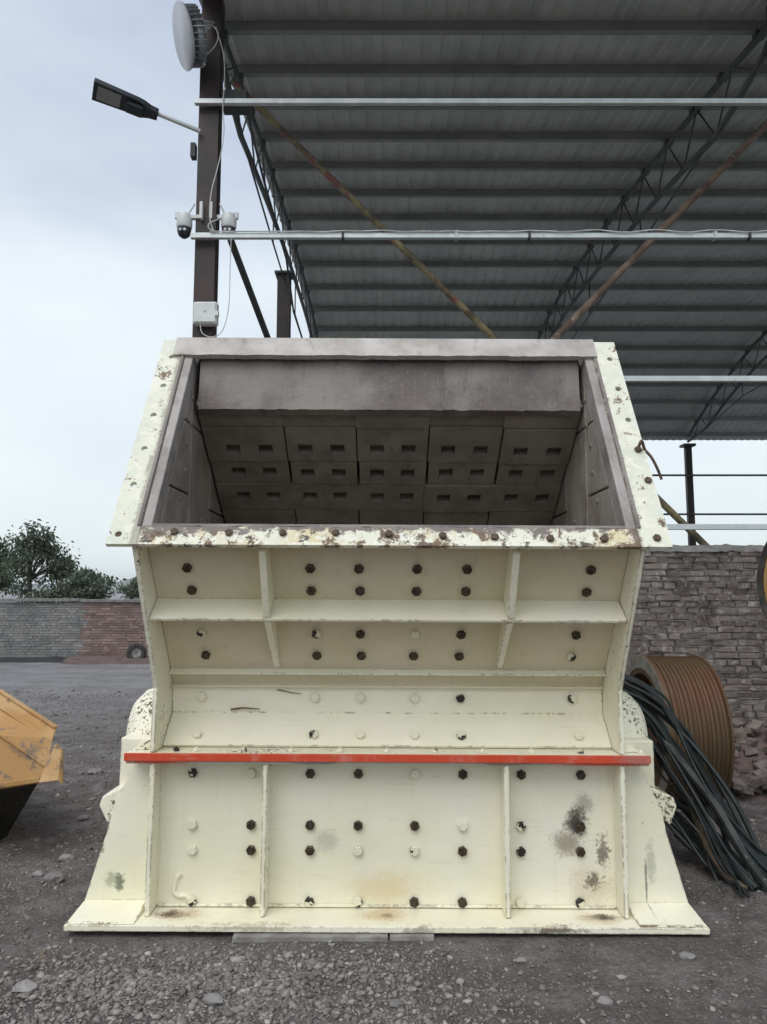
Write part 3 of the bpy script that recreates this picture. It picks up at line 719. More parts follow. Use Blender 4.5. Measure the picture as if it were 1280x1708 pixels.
# bolts -----------------------------------------------------------------
def bolt_mesh(m, r=.0248, h=.022, washer=False, nm='bolt'):
    mb = MB()
    if washer: mb.lathe([(0, r * 1.22), (.004, r * 1.22)], (0, 0, 0), (0, 0, 1), 14)
    mb.lathe([(.004, r), (h - .003, r), (h, r * .84)], (0, 0, 0), (0, 0, 1), 6)
    mb.lathe([(h - .001, r * .34), (h + .006, r * .34)], (0, 0, 0), (0, 0, 1), 8) if nm == 'nut' else None
    return mb.mesh(nm, M[m])
BM = {'b': bolt_mesh('bolt_dark'), 'w': bolt_mesh('bolt_cream'), 'p': bolt_mesh('bolt_part'), 'r': bolt_mesh('bolt_rust', .019, .014, False),
      'n': bolt_mesh('bolt_cream', .017, .018, False, 'nut'), 'x': bolt_mesh('bolt_part', .017, .018, False, 'nut')}
def bolts(row, states, px, p0, n, off=.0):
    n = Vector(n).normalized()
    for (x, st) in zip(px, states):
        y = row if not isinstance(row, (list, tuple)) else row[px.index(x)]
        p = hit(x, y, p0, n) + n * off
        q = n.to_track_quat('Z', 'Y') @ Quaternion((0, 0, 1), random.random() * 6)
        q = Quaternion(Vector((random.uniform(-1, 1), 0, random.uniform(-1, 1))), random.uniform(0, .05)) @ q
        inst('bolt', BM[st], p, crusher, q)
cl = [321, 419, 517, 597, 691, 771, 868, 967]
pl = (0, 3.869, 0); nl = (0, -1, 0)
bolts(1290, 'pwbbwbbb', cl, pl, nl); bolts(1376, 'pbbbbwpb', cl, pl, nl); bolts(1418, 'wbbppbpb', cl, pl, nl); bolts(1503, 'pbppbbwp', cl, pl, nl)
pAq = tuple(pA)
bolts(947, 'bbbbbb', [310, 515, 596, 693, 776, 982], pAq, nA); bolts(984, 'bbbbbb', [318, 517, 598, 692, 774, 975], pAq, nA)
bolts(1056, 'ppbwbb', [335, 526, 599, 690, 767, 958], pAq, nA); bolts(1092, 'bbbbbp', [342, 527, 601, 688, 764, 950], pAq, nA)
bolts(1163, 'wwwwpp', [336, 524, 600, 690, 766, 952], (0, 4.008, 1.05), (0, -1, -.06))
bolts(1228, 'wpwwpw', [328, 522, 600, 690, 768, 964], (0, 4.015, .97), (0, -.69, .724))
for xx, st in zip([300, 333, 410, 488, 567, 644, 722, 800, 880, 960, 1058], 'xnxnnnxnnxn'):
    p = hit(xx, 1256, (0, 0, .818), (0, 0, 1)); p.y = 3.79
    inst('nut', BM[st], (xx and (xx - 640) / 338 * 1.03, 3.785, .814), crusher, Quaternion((0, 0, 1), xx))
for (px_, py_) in [(288, 890), (379, 891), (469, 891), (557, 890), (645, 892), (735, 894), (822, 896), (914, 898), (1004, 898), (1092, 896), (1060, 749), (1077, 800)]:
    inst('bolt', BM['r'], onF(px_, py_), crusher, nF.to_track_quat('Z', 'Y'))
for (px_, py_) in [(194, 893)]:
    inst('bolt', BM['r'], onF(px_, py_) - nF * .015, crusher, nF.to_track_quat('Z', 'Y'))

# bearing housings, pedestals, lugs and drive wheel at the sides ------------
for s in (-1, 1):
    mb = MB(); c = (X(s * 1.17), 4.30, .80)
    prof_ = [(0, .275), (.12, .27), (.19, .25), (.24, .20), (.265, .12), (.265, .02)]
    mb.lathe(prof_, c, (s, 0, 0), 36)
    cb(mb, 'bearing_cover', 'paint_spotted', .004, 40)
    a, b = sorted((X(s * 1.17), X(s * 1.385)))
    cb(MB().box(a, b, 3.95, 4.9, .585, .848), 'bearing_pedestal', 'paint_foot', .008)
    # knobbly lug that sticks out beside the foot
    q = [(X(s * 1.33), .50), (X(s * 1.42), .435), (X(s * 1.465), .52), (X(s * 1.45), .565), (X(s * 1.33), .625)]
    if s > 0: q = [(X(1.34), .50), (X(1.44), .44), (X(1.475), .53), (X(1.46), .575), (X(1.34), .63)]
    cb(MB().prism([(x, 3.90, z) for x, z in q], (0, .2, 0)), 'lug', 'paint_spotted', .008)
    # triangular gusset between side wall and red flange
    x0 = X(s * (HW + .012)); cb(MB().prism([(x0, 3.80, .819), (X(s * 1.262), 3.80, .819), (x0, 3.80, .885)], (0, .012, 0)), 'gusset', 'paint_spotted', .002)
    cb(MB().lathe([(0, .026), (.02, .024), (.03, .012)], (X(s * (HW + .01)), 3.93, 1.16), (s, 0, 0), 10), 'stud', 'paint_edge', 0, 40)
cb(MB().lathe([(0, .08), (0, .28), (.05, .29), (.12, .29), (.12, .25), (.06, .24), (.06, .10), (.15, .10), (.15, .05)], (X(1.39), 4.62, .56), (1, 0, 0), 44), 'drive_wheel', 'black', .003, 40)
# weld blob squiggle low on the left
pts = [hit(a, b, pl, nl) + Vector((0, -.002, 0)) for a, b in [(302, 1458), (295, 1465), (291, 1478), (290, 1490), (298, 1496), (310, 1495), (319, 1502)]]
pts2 = []
for i in range(len(pts) - 1):
    for t in range(4): pts2.append(pts[i].lerp(pts[i + 1], t / 4))
cb(MB().tube(pts2 + [pts[-1]], .013, 8), 'weld_lump', 'paint_low', 0, 60)
crusher.rotation_euler = (0, R(.3), 0)

# ------------------------------------------------------------------ open shed
FY, BY = 7.2, 24.4
pk = [(5.6, 7.60), (7.57, 7.96), (9.5, 8.27), (12, 8.58), (14.3, 8.76), (17, 8.84), (19.2, 8.68), (21, 8.26), (22.8, 7.66), (24.5, 6.95), (24.9, 6.78)]
def zr(y):
    if y <= pk[0][0]: return pk[0][1]
    for i in range(len(pk) - 1):
        (a, za), (b, zb) = pk[i], pk[i + 1]
        if y <= b:
            t = (y - a) / (b - a)
            def sl_(k):
                k0, k1 = max(0, k - 1), min(len(pk) - 1, k + 1); return (pk[k1][1] - pk[k0][1]) / (pk[k1][0] - pk[k0][0])
            h = b - a; m0, m1 = sl_(i) * h, sl_(i + 1) * h
            return (2 * t ** 3 - 3 * t * t + 1) * za + (t ** 3 - 2 * t * t + t) * m0 + (-2 * t ** 3 + 3 * t * t) * zb + (t ** 3 - t * t) * m1
    return pk[-1][1]
shed = thing('open_shed', (-1.8, FY, 0), 'tall open steel shed with a curved grey sheet roof, trusses and bare wall rails', 'shed')
def sb(mb, name, m, parent=shed, smooth=None, bevel=0): return mb.build(name, M[m], parent, smooth, bevel)
TX = [-1.8, 4.2, 10.2, 16.2]
# roof sheets: ribbed, each a part
ysamp = [5.8 + (24.85 - 5.8) * i / 30 for i in range(31)]
xw = .93; nsheet = 20
for k in range(nsheet):
    x0 = -1.98 + k * xw; cs = []
    for r_ in range(4):
        a = x0 + r_ * xw / 4; cs += [(a, 0), (a + .10, 0), (a + .125, .016), (a + .19, .016), (a + .215, 0)]
    cs.append((x0 + xw + .012, .0))
    cs[0] = (cs[0][0] + .004, .0)
    zoff = .003 * (k % 2) + .004
    mb = MB(); n = len(cs); vs = []
    for y in ysamp: vs += [(cx_, y, zr(y) + cz_ + zoff) for cx_, cz_ in cs]
    mb.add(vs, [(j * n + i, j * n + i + 1, (j + 1) * n + i + 1, (j + 1) * n + i) for j in range(len(ysamp) - 1) for i in range(n - 1)])
    sb(mb, 'roof_sheet', 'roof')
# purlins
def solve_roof(py):
    d = ray(640, py); lo, hi = 5.5, 24.8
    f = lambda y: CAMH + d.z / d.y * y - zr(y)
    for _ in range(40):
        m_ = (lo + hi) / 2
        if f(m_) > 0: hi = m_
        else: lo = m_
    return lo
pys = [-40, 35, 108, 165, 220, 270, 316, 357, 398, 436, 475, 511, 545, 577, 608, 638, 667, 695, 722]
for py in pys:
    y = solve_roof(py); z = zr(y)
    mb = MB(); x1_ = -1.98 + nsheet * xw
    mb.box(-1.95, x1_, y - .002, y + .003, z - .115, z - .002); mb.box(-1.95, x1_, y + .004, y + .07, z - .115, z - .110); mb.box(-1.95, x1_, y + .004, y + .07, z - .012, z - .004)
    sb(mb, 'purlin', 'purlin')
# posts
for tx in TX:
    for y, top in ((FY, 7.85), (BY, zr(BY) - .5)):
        mb = MB().box(tx - .104, tx + .104, y - .08, y + .08, 0, top)
        p = sb(mb, 'post', 'post', bevel=.004)
    sb(MB().box(tx - .2, tx + .2, BY - .2, BY + .2, zr(BY) - .499, zr(BY) - .42), 'cap_plate', 'steel_dark')
# trusses
for tx in TX:
    tr = bpy.data.objects.new('roof_truss', None); COL.objects.link(tr); tr.parent = shed; tr.location = Vector((tx, FY, 6.5)) - shed.location
    def chord(off, r=.042, y0=7.25, y1=24.35):
        n = 34; return [(tx, y0 + (y1 - y0) * i / n, zr(y0 + (y1 - y0) * i / n) - off(i / n)) for i in range(n + 1)]
    offb = lambda t: .20 + .62 * min(1, min(t, 1 - t) * 9 + .25)
    top = chord(lambda t: .185); bot = chord(offb)
    sb(MB().tube(top, .042, 8), 'top_chord', 'truss', tr, 40); sb(MB().tube(bot, .040, 8), 'bottom_chord', 'truss', tr, 40)
    mb = MB()
    for i in range(0, 34, 2):
        a = Vector(top[i]); c = Vector(top[i + 2]); md = Vector(bot[i + 1])
        mb.tube([a, md], .013, 6); mb.tube([md, c], .013, 6)
    for y in [solve_roof(q) for q in pys[1:-1]]:
        if 7.4 < y < 24: mb.box(tx - .06, tx + .06, y - .05, y + .05, zr(y) - .20, zr(y) - .137)
    sb(mb, 'web', 'truss', tr, 40)
    # tie rod with hangers
    ya, yb = 8.6, 23.4; za = 7.30; zb = 6.85
    sb(MB().tube([(tx, ya, zr(ya) - .75), (tx, 11.5, 7.28), (tx, 20.5, 7.18), (tx, yb, zr(yb) - .7)], .016, 6), 'tie_rod', 'truss', tr)
    for y in (11.5, 14.5, 17.5, 20.5):
        t = (y - 7.25) / 17.1; sb(MB().tube([(tx, y, zr(y) - offb(t)), (tx, y, 7.28 - (y - 11.5) * .011)], .014, 6), 'hanger', 'truss', tr)
# stub bracket from post to truss heel and end block
sb(MB().box(-1.68, -1.42, 7.14, 7.30, 6.62, 6.80), 'bracket', 'steel_dark', bevel=.003)
# girts in front, galvanised
for z in (6.60, 5.16, 3.69, 2.235):
    mb = MB().box(-1.93, 16.5, 7.035, 7.085, z - .027, z + .027)
    g = sb(mb, 'wall_rail', 'galv', bevel=.004)
for z in (5.5, 4.2, 2.9):
    sb(MB().box(-1.9, 16.5, 24.2, 24.25, z - .03, z + .03), 'wall_rail', 'steel_dark')
# X braces behind the rails, in the front bay and its neighbour
def brace(a, b, m, r=.05): return sb(MB().tube([Vector(a).lerp(Vector(b), i / 10) for i in range(11)], r, 10), 'diagonal_brace', m, smooth=40)
a = at(402, 150, 7.8); b = at(1172, 905, 7.8); d = b - a
brace(a - d * .02, a + d * 1.28, 'brace', .038)
a = at(1280, 205, 7.95); b = at(925, 565, 7.95); d = b - a
brace(a - d * .06, a + d * 2.6, 'brace2', .04)
# struts seen past the left end
sb(MB().tube([at(385, 400, 7.4), at(450, 572, 8.4), at(470, 640, 8.9)], .038, 8), 'side_strut', 'steel_dark', smooth=40)
q = at(475, 458, 12.9)
sb(MB().box(q.x - .115, q.x + .115, 12.8, 13.0, 0, q.z - .03), 'side_post', 'post'); sb(MB().box(q.x - .16, q.x + .16, 12.74, 13.06, q.z - .03, q.z + .01), 'cap_plate', 'steel_dark')
sb(MB().tube([at(408, 170, 7.5), at(440, 300, 9.2), at(478, 432, 11), at(490, 520, 12.3), at(516, 600, 13)], .018, 6), 'side_cable', 'steel_dark')

# ------------------------------------------------------------------ brick walls
def brick_mesh(name, L, H, D, m, seed, jag=.003):
    r_ = random.Random(seed); mb = MB(); mb.box(-L / 2, L / 2, 0, D, -H / 2, H / 2)
    mb.v = [(x + r_.uniform(-jag, jag) * 1.3, y + r_.uniform(-jag, jag), z + r_.uniform(-jag, jag)) for x, y, z in mb.v]
    me = mb.mesh(name, m)
    import bmesh
    b = bmesh.new(); b.from_mesh(me); bmesh.ops.bevel(b, geom=list(b.edges), offset=.004, segments=1, affect='EDGES'); b.to_mesh(me); b.free()
    return me
def brick_wall(name, label, x0, x1, Yf, Zt, course, mat_f, mortar_m, vis, seed, lengths=(.24, .115), jag=.004, thick=.24, ooze=.0):
    rw = random.Random(seed)
    root = thing(name, ((x0 + x1) / 2, Yf, 0), label, 'wall')
    meshes = {}
    bricks = []; n = int(Zt / course)
    for r_ in range(n):
        z = (r_ + .5) * course; x = x0 - rw.random() * .2; head = rw.random() < .2
        while x < x1:
            L = lengths[0] if not (head or rw.random() < .28) else lengths[1]
            L = min(L, x1 - x)
            if L > .05 and x >= x0: bricks.append((x + L / 2, z, L if L in lengths else lengths[1]))
            x += L + .011
    seen = [b for b in bricks if vis(b[0], b[1])]
    rw.shuffle(seen) if len(seen) > 300 else None; seen = seen[:300]; ss = set(id(b) for b in seen)
    rests = {}
    for b in bricks:
        if id(b) in ss: continue
        rest = rests.setdefault(mat_f(b[0], b[1]).name, MB())
        yo = rw.uniform(-.004, .006); rest.box(b[0] - b[2] / 2, b[0] + b[2] / 2, Yf + yo, Yf + thick * .5, b[1] - course * .42, b[1] + course * .42)
    for mn_, rest in rests.items():
        o = rest.build('bricks_beyond', bpy.data.materials[mn_], root); o['kind'] = 'stuff'
    for b in seen:
        m = mat_f(b[0], b[1]); key = (b[2], m.name, rw.randrange(4))
        if key not in meshes: meshes[key] = brick_mesh('brick', b[2], course * .84, thick * .5, m, hash(key[2]) + int(b[2] * 1000), jag)
        o = inst('brick', meshes[key], (b[0], Yf + rw.uniform(-.007, .007), b[1] + rw.uniform(-.002, .002)), root, Quaternion((0, 1, 0), rw.uniform(-.012, .012)))
    MB().box(x0, x1, Yf + .011, Yf + thick, 0, n * course).build('mortar_core', mortar_m, root)
    if ooze:
        mb = MB()
        for r_ in range(1, n):
            z = r_ * course; amp = ooze * (1.6 if rw.random() < .3 else .8); xx = x0
            pts = []
            while xx < x1: pts.append(xx); xx += .03
            vs = []
            for q in pts:
                pr = max(-.010, amp * (mnoise.noise((q * 5, z * 9, 1)) * 1.2 + .5 * mnoise.noise((q * 21, z * 9, 4))))
                hh = .0065 + .006 * max(0, mnoise.noise((q * 9, z * 7, 3)))
                vs += [(q, Yf + .012, z + hh), (q, Yf - pr, z + hh * .5), (q, Yf - pr * .8, z - hh), (q, Yf + .012, z - hh)]
            mb.add(vs, [(i * 4 + k, i * 4 + k + 1, i * 4 + 5 + k, i * 4 + 4 + k) for i in range(len(pts) - 1) for k in range(3)])
        mb.build('mortar_ridges', mortar_m, root)['kind'] = 'stuff'
    return root, n * course
wr, ztop = brick_wall('brick_wall', 'rough grey brick wall with ragged mortar right behind the crusher, under the shed rails', -1.6, 9.0, 7.45, 2.06, .0635,
    lambda x, z: M['brick_grey'], M['mortar'], lambda x, z: 2.3 < x < 4.05, 3, jag=.0055, ooze=.007)
mb = MB(); vs = []; xx = -1.6; n = 0
while xx < 9.0:
    a = .012 * mnoise.noise((xx * 5, 2, 2)) + .014 * mnoise.noise((xx * 17, 2, 2)); b = .012 * mnoise.noise((xx * 7, 5, 2))
    vs += [(xx, 7.435 + b, ztop - .012 + a), (xx, 7.455 + b, ztop + .045 + a), (xx, 7.55, ztop + .062 + a), (xx, 7.67, ztop + .05 + a), (xx, 7.70, ztop)]; xx += .05; n += 1
mb.add(vs, [(i * 5 + k, i * 5 + k + 1, i * 5 + 6 + k, i * 5 + 5 + k) for i in range(n - 1) for k in range(4)]); mb.build('mortar_cap', M['wall_cap'], wr, 50)

wl, zt = brick_wall('brick_wall', 'low boundary brick wall, grey on the left and red on the right, across the yard below the trees', -13.0, -3.2, 18.2, 1.42, .063,
    lambda x, z: M['brick_whitewash'] if x < -7.35 + .25 * mnoise.noise((z * 4, 1, 1)) else M['brick_red'], M['mortar_dark'], lambda x, z: -9.75 < x < -5.5 and z > .18, 5)
mb = MB(); x_ = -13.0
for (a, b, dz) in ((-13, -7.42, .02), (-7.41, -3.2, .0)):
    mb = MB().box(a, b, 18.13, 18.52, zt + dz, zt + .075 + dz); mb.build('coping', M['wall_cap'], wl, bevel=.01)

# ------------------------------------------------------------------ lamps, cameras, box and cables on the left post
def bez(pts, n=6):
    pts = [Vector(p) for p in pts]; r_ = []
    for i in range(len(pts) - 1):
        p0 = pts[max(0, i - 1)]; p1 = pts[i]; p2 = pts[i + 1]; p3 = pts[min(len(pts) - 1, i + 2)]
        for k in range(n):
            t = k / n; r_.append(.5 * ((2 * p1) + (p2 - p0) * t + (2 * p0 - 5 * p1 + 4 * p2 - p3) * t * t + (3 * p1 - p0 - 3 * p2 + p3) * t ** 3))
    return r_ + [pts[-1]]
def cable(pix, Y, r, m, label, cat='cable', ys=None, group=None):
    pts = [at(a, b, Y if ys is None else ys[i]) for i, (a, b) in enumerate(pix)]
    o = MB().tube(bez(pts), r, 6).build('hanging_cable', M[m], smooth=60); origin_to(o, pts[0]); return tag(o, label, cat, group)

c = at(303, 61, 6.85); nL = Vector((-.87, -.37, -.31)).normalized()
fl = thing('floodlight', c, 'round white high bay floodlight clamped near the top of the dark post', 'lamp')
MB().lathe([(0, .0), (0, .29), (-.012, .302), (-.03, .30), (-.05, .27), (-.055, .0)], c, nL, 48).build('lamp_cover', M['lamp_glass'], fl, 50)
mb = MB().lathe([(-.056, .20), (-.10, .255), (-.16, .235), (-.20, .16), (-.20, .0)], c, nL, 32); mb.build('reflector', M['alu'], fl, 40)
u = nL.orthogonal().normalized(); v = nL.cross(u)
fin_me = None
for k in range(30):
    t = 2 * math.pi * k / 30; d = u * math.cos(t) + v * math.sin(t); e2 = nL.cross(d)
    MB().obox(c - nL * .115 + d * .235, d, e2, nL, .04, .004, .06).build('cooling_fin', M['alu'], fl)
MB().tube([c - nL * .18, at(352, 38, 7.08)], .02, 8).build('bracket_arm', M['galv'], fl)
MB().beam(at(325, 32, 6.9), at(356, 40, 7.07), .05, .012).build('bracket', M['galv'], fl)

A = at(264, 190, 6.95); B = at(156, 147, 6.7)
dl = (B - A).normalized(); upv = Vector((.12, .30, .94)); sd_ = dl.cross(upv).normalized(); upv = sd_.cross(dl).normalized()
sl_ = thing('street_lamp', at(333, 220, 7.08), 'slim black solar street lamp head on a pale arm fixed to the dark post', 'lamp')
MB().tube([at(334, 219, 7.08), A + dl * -.0], .022, 10).build('lamp_arm', M['galv'], sl_, 40)
Ln = (B - A).length
pr = [(0, .05), (.08, .06), (.14, .085), (.20, .095), (Ln, .115)]
vs = []
for (t, hw_) in pr:
    q = A + dl * t; th = .035 if t > .15 else .045
    vs += [q + sd_ * hw_ - upv * th, q - sd_ * hw_ - upv * th, q - sd_ * hw_ + upv * .02, q + sd_ * hw_ + upv * .02]
mb = MB(); n = len(pr); mb.add(vs, [(i * 4 + k, i * 4 + (k + 1) % 4, i * 4 + 4 + (k + 1) % 4, i * 4 + 4 + k) for i in range(n - 1) for k in range(4)] + [(0, 1, 2, 3), tuple(range(n * 4 - 1, n * 4 - 5, -1))])
mb.build('lamp_head', M['lamp_black'], sl_, bevel=.006)
MB().obox(A + dl * (.36 + (Ln - .36) / 2 - .02) - upv * .037, dl, sd_, upv, (Ln - .40) / 2, .078, .003).build('led_panel', M['led'], sl_)
MB().obox(A + dl * .22 - upv * .06, dl, sd_, upv, .075, .06, .022).build('sensor_box', M['lamp_black'], sl_, bevel=.006)
MB().box(-2.0 + .02, -1.93, 7.12, 7.2, at(330, 240, 7.1).z - .12, at(330, 240, 7.1).z + .03).build('clamp', M['steel_dark'], sl_)

def ptz(px, py, Y, side, label):
    c = at(px, py, Y); root = thing('security_camera', c, label, 'camera', 'security cameras on the post')
    MB().lathe([(.085, .02), (.08, .065), (.03, .078), (-.05, .078), (-.065, .07)], c, (0, 0, 1), 24).build('camera_body', M['white_plastic'], root, 40)
    MB().lathe([(-.064, .068), (-.10, .070), (-.14, .056), (-.165, .025), (-.168, .0)], c, (0, 0, 1), 24).build('camera_dome', M['lamp_black'], root, 50)
    for k in (-1, 1):
        MB().lathe([(0, .014), (.004, .014)], c + Vector((k * .022, -.066, -.105)), (0, -1, 0), 12).build('lens', M['alu'], root)
    MB().box(min(c.x, c.x + side * .17), max(c.x, c.x + side * .17), Y - .02, Y + .03, c.z + .035, c.z + .075).build('wall_arm', M['white_plastic'], root, bevel=.006)
    x0 = c.x + side * .16; MB().box(min(x0, x0 + side * .03), max(x0, x0 + side * .03), Y - .05, Y + .05, c.z + .02, c.z + .20).build('mounting_plate', M['white_plastic'], root, bevel=.004)
    MB().tube([c + Vector((side * .02, 0, .06)), c + Vector((side * .10, 0, .20))], .009, 8).build('antenna', M['white_plastic'], root)
    MB().obox(c + Vector((-side * .075, 0, .07)), Vector((1, 0, 0)), Vector((0, 1, 0)), Vector((0, 0, 1)), .02, .02, .035).build('ear', M['white_plastic'], root, bevel=.005)
ptz(308, 371, 7.12, 1, 'white dome security camera with black lens ball on the sky side of the dark post')
ptz(382, 371, 7.16, -1, 'white dome security camera tucked behind the wall rail on the roof side of the post')

c = at(342, 521, 7.0)
jb = thing('junction_box', c, 'square white plastic junction box strapped low on the dark post', 'box')
MB().box(c.x - .118, c.x + .118, 7.0, 7.098, c.z - .115, c.z + .115).build('box_body', M['white_plastic'], jb, bevel=.018)
MB().box(c.x - .105, c.x + .105, 6.988, 7.0, c.z - .10, c.z + .10).build('box_lid', M['white_plastic'], jb, bevel=.006)
MB().lathe([(0, .012), (.006, .01)], (c.x + .0, 6.988, c.z + .01), (0, -1, 0), 10).build('lid_screw', M['alu'], jb)
MB().box(c.x + .10, c.x + .135, 6.98, 7.03, c.z - .04, c.z + .01).build('latch', M['white_plastic'], jb, bevel=.004)
cable([(352, 40), (364, 55), (360, 75), (346, 90), (338, 95)], 7.05, .006, 'cable', 'white cable looping from the round floodlight to the post')
cable([(352, 45), (345, 52), (340, 70), (336, 90), (330, 98), (334, 60)], 7.03, .006, 'cable', 'second white cable hanging in a loop behind the round floodlight')
cable([(360, 45), (364, 58), (373, 90), (375, 130), (372, 180), (374, 215), (370, 250), (362, 285), (353, 320), (350, 360), (356, 385)], 7.02, .006, 'cable', 'long white cable running down the dark post between floodlight and wall rail')
cable([(386, 398), (384, 450), (382, 510), (372, 550), (355, 562), (338, 556), (334, 540)], 7.02, .005, 'cable', 'thin white cable hanging from the wall rail to the junction box')
cable([(356, 385), (348, 380), (350, 372), (364, 366), (372, 362)], 7.0, .005, 'cable', 'small white cable loop under the right security camera')
pts = []
for i in range(60):
    px = 350 + i * 19; pts.append((px, 387 + 3.2 * mnoise.noise((i * .37, 2, 1)) - 1 + (i / 60) * -1))
pp = [Vector(at(a, b, 7.02)) for a, b in pts]; o = MB().tube(bez(pp, 3), .0065, 6).build('hanging_cable', M['cable'], smooth=60); origin_to(o, pp[0])
tag(o, 'long white cable sagging along the top of the second wall rail', 'cable')
for px, mt in ((572, 'cable_dark'), (762, 'cable'), (884, 'cable_dark'), (1195, 'cable'), (1252, 'cable_dark')):
    q = at(px, 392, 7.02); o = MB().box(q.x - .012, q.x + .012, 7.022, 7.095, 5.16 - .035, 5.16 + .045).build('cable_tie', M[mt]); origin_to(o, q)
    tag(o, {572: 'black cable tie nearest the post on the cabled wall rail', 762: 'white cable tie on the rail above the middle of the crusher', 884: 'black cable tie on the rail right of the middle white tie', 1195: 'white cable tie near the right end of the rail', 1252: 'black cable tie at the far right end of the rail'}[px], 'cable tie', 'ties round the cabled wall rail')

# ------------------------------------------------------------------ grooved sheave, belts, orange wheel
sh = thing('belt_sheave', (2.24, 5.9, 0), 'big rusty brown grooved drive wheel standing against the brick wall', 'wheel')
prof_ = [(0, .42), (0, .555), (.022, .56)]
ng = 13; gw = (.45 - .044) / ng
for i in range(ng):
    a = .022 + i * gw; prof_ += [(a + gw * .06, .549), (a + gw * .12, .541), (a + gw * .5, .544 - .004 * (i % 3)), (a + gw * .88, .541), (a + gw * .94, .55)]
prof_ += [(.43, .56), (.45, .555), (.45, .42)]
MB().lathe(prof_, (2.02, 5.9, .56), (1, 0, 0), 96, True).build('grooved_rim', M['sheave'], sh, 24)
MB().lathe([(-.004, .46), (-.004, .553), (-.001, .556), (-.001, .46)], (2.02, 5.9, .56), (1, 0, 0), 96, True).build('rim_face', M['sheave_rim'], sh, 24)
MB().lathe([(.20, .10), (.20, .425), (.24, .425), (.24, .10)], (2.02, 5.9, .56), (1, 0, 0), 64, True).build('web_disc', M['black'], sh, 30)
MB().lathe([(.08, .05), (.08, .12), (.36, .12), (.36, .05)], (2.02, 5.9, .56), (1, 0, 0), 32, True).build('hub', M['sheave'], sh, 30)

rr_h = random.Random(21)
M['hose_green'] = simple('dark_green_hose', (.006, .014, .012), (.015, .028, .023), 9, .45)
belts = [
 ([(1040, 1128), (1085, 1152), (1130, 1213), (1180, 1300), (1240, 1400), (1284, 1448)], (4.95, 4.9, 4.75, 4.6, 4.45, 4.35), .045, .018, 'belt', 'black strip lying uppermost in the bundle over the grooved wheel'),
 ([(1040, 1150), (1078, 1186), (1130, 1250), (1190, 1340), (1250, 1440), (1272, 1492)], (4.9, 4.85, 4.7, 4.5, 4.3, 4.2), .04, .018, 'belt', 'black strip in the middle of the bundle leaning on the crusher'),
 ([(1040, 1168), (1090, 1213), (1140, 1275), (1195, 1345), (1245, 1430), (1285, 1492)], (4.8, 4.72, 4.6, 4.45, 4.3, 4.15), .04, .022, 'belt_worn', 'grey worn strip with a pale edge along the bundle'),
 ([(1041, 1186), (1085, 1235), (1118, 1290), (1150, 1335), (1195, 1405), (1252, 1502)], (4.75, 4.7, 4.62, 4.52, 4.4, 4.17), .035, .02, 'belt', 'thin black strip curving below the worn grey one'),
 ([(1112, 1352), (1160, 1400), (1215, 1462), (1244, 1505)], (4.7, 4.55, 4.32, 4.13), .04, .022, 'belt', 'short black strip low beside the crusher foot'),
 ([(1114, 1372), (1170, 1428), (1232, 1487)], (4.75, 4.5, 4.22), .03, .02, 'belt_worn', 'short grey strip lowest on the gravel beside the crusher foot'),
 ([(1126, 1392), (1180, 1440), (1238, 1496)], (4.7, 4.45, 4.17), .022, .014, 'belt_worn', 'thinnest pale edged strip near the ground by the foot plate'),
 ([(1150, 1330), (1172, 1392), (1200, 1448), (1244, 1500)], (4.62, 4.5, 4.35, 4.16), .03, .02, 'twig', 'reddish brown rusty strip crossing under the black ones'),
 ([(1095, 1225), (1140, 1262), (1200, 1352), (1262, 1432), (1300, 1475)], (4.82, 4.72, 4.5, 4.38, 4.28), .034, .018, 'belt', 'black strip between the uppermost and the worn grey strips'),
 ([(1120, 1335), (1175, 1372), (1235, 1440), (1290, 1500)], (4.75, 4.6, 4.38, 4.15), .035, .02, 'belt', 'black strip running out of the frame at the lower right'),
]
for pix, ys_, w_, t_, m_, lab in belts:
    pts = [at(a, b, y) for (a, b), y in zip(pix, ys_)]
    pts = [Vector((p.x, p.y, max(p.z, .03))) for p in pts]
    o = MB().strip(bez(pts, 8), w_, t_, Vector((.25, -.75, .6))).build('rubber_strip', M[m_], smooth=30); origin_to(o, pts[-1]); tag(o, lab, 'strip', 'dark strips bundled beside the crusher')

guides = [([(1040, 1135), (1085, 1165), (1130, 1225), (1185, 1318), (1245, 1415), (1290, 1470)], (5.0, 4.92, 4.78, 4.6, 4.42, 4.28)),
          ([(1040, 1165), (1082, 1205), (1128, 1268), (1175, 1338), (1220, 1420), (1262, 1498)], (4.84, 4.78, 4.66, 4.5, 4.34, 4.17)),
          ([(1105, 1330), (1150, 1380), (1200, 1440), (1250, 1498)], (4.8, 4.62, 4.4, 4.18))]
for i in range(20):
    pix, ys_ = guides[0 if i < 7 else 1 if i < 13 else 2]; jx, jy = rr_h.uniform(-26, 18), rr_h.uniform(-26, 30); kx = rr_h.uniform(-24, 24)
    pts = []
    for q, ((a, b), y) in enumerate(zip(pix, ys_)):
        p = at(a + jx * (.3 + q * .25) + kx * math.sin(q * 1.3 + i), b + jy * (.5 + q * .1), y + .10 * math.sin(i * 2.1 + q) ); pts.append(Vector((p.x, p.y, max(p.z, .02 + .012 * (i % 3)))))
    rad = rr_h.choice((.006, .009, .012, .015))
    o = MB().tube(bez(pts, 7), rad, 8).build('dark_hose', M[rr_h.choice(('belt', 'belt', 'belt', 'belt_worn', 'hose_green'))], smooth=60); origin_to(o, pts[-1])
    tag(o, 'thin dark hose in the tangle hanging from the crusher to the gravel' if i < 13 else 'thin dark hose low on the gravel behind the right foot plate', 'hose', 'hoses hanging beside the crusher' if i < 13 else 'hoses low behind the foot plate')

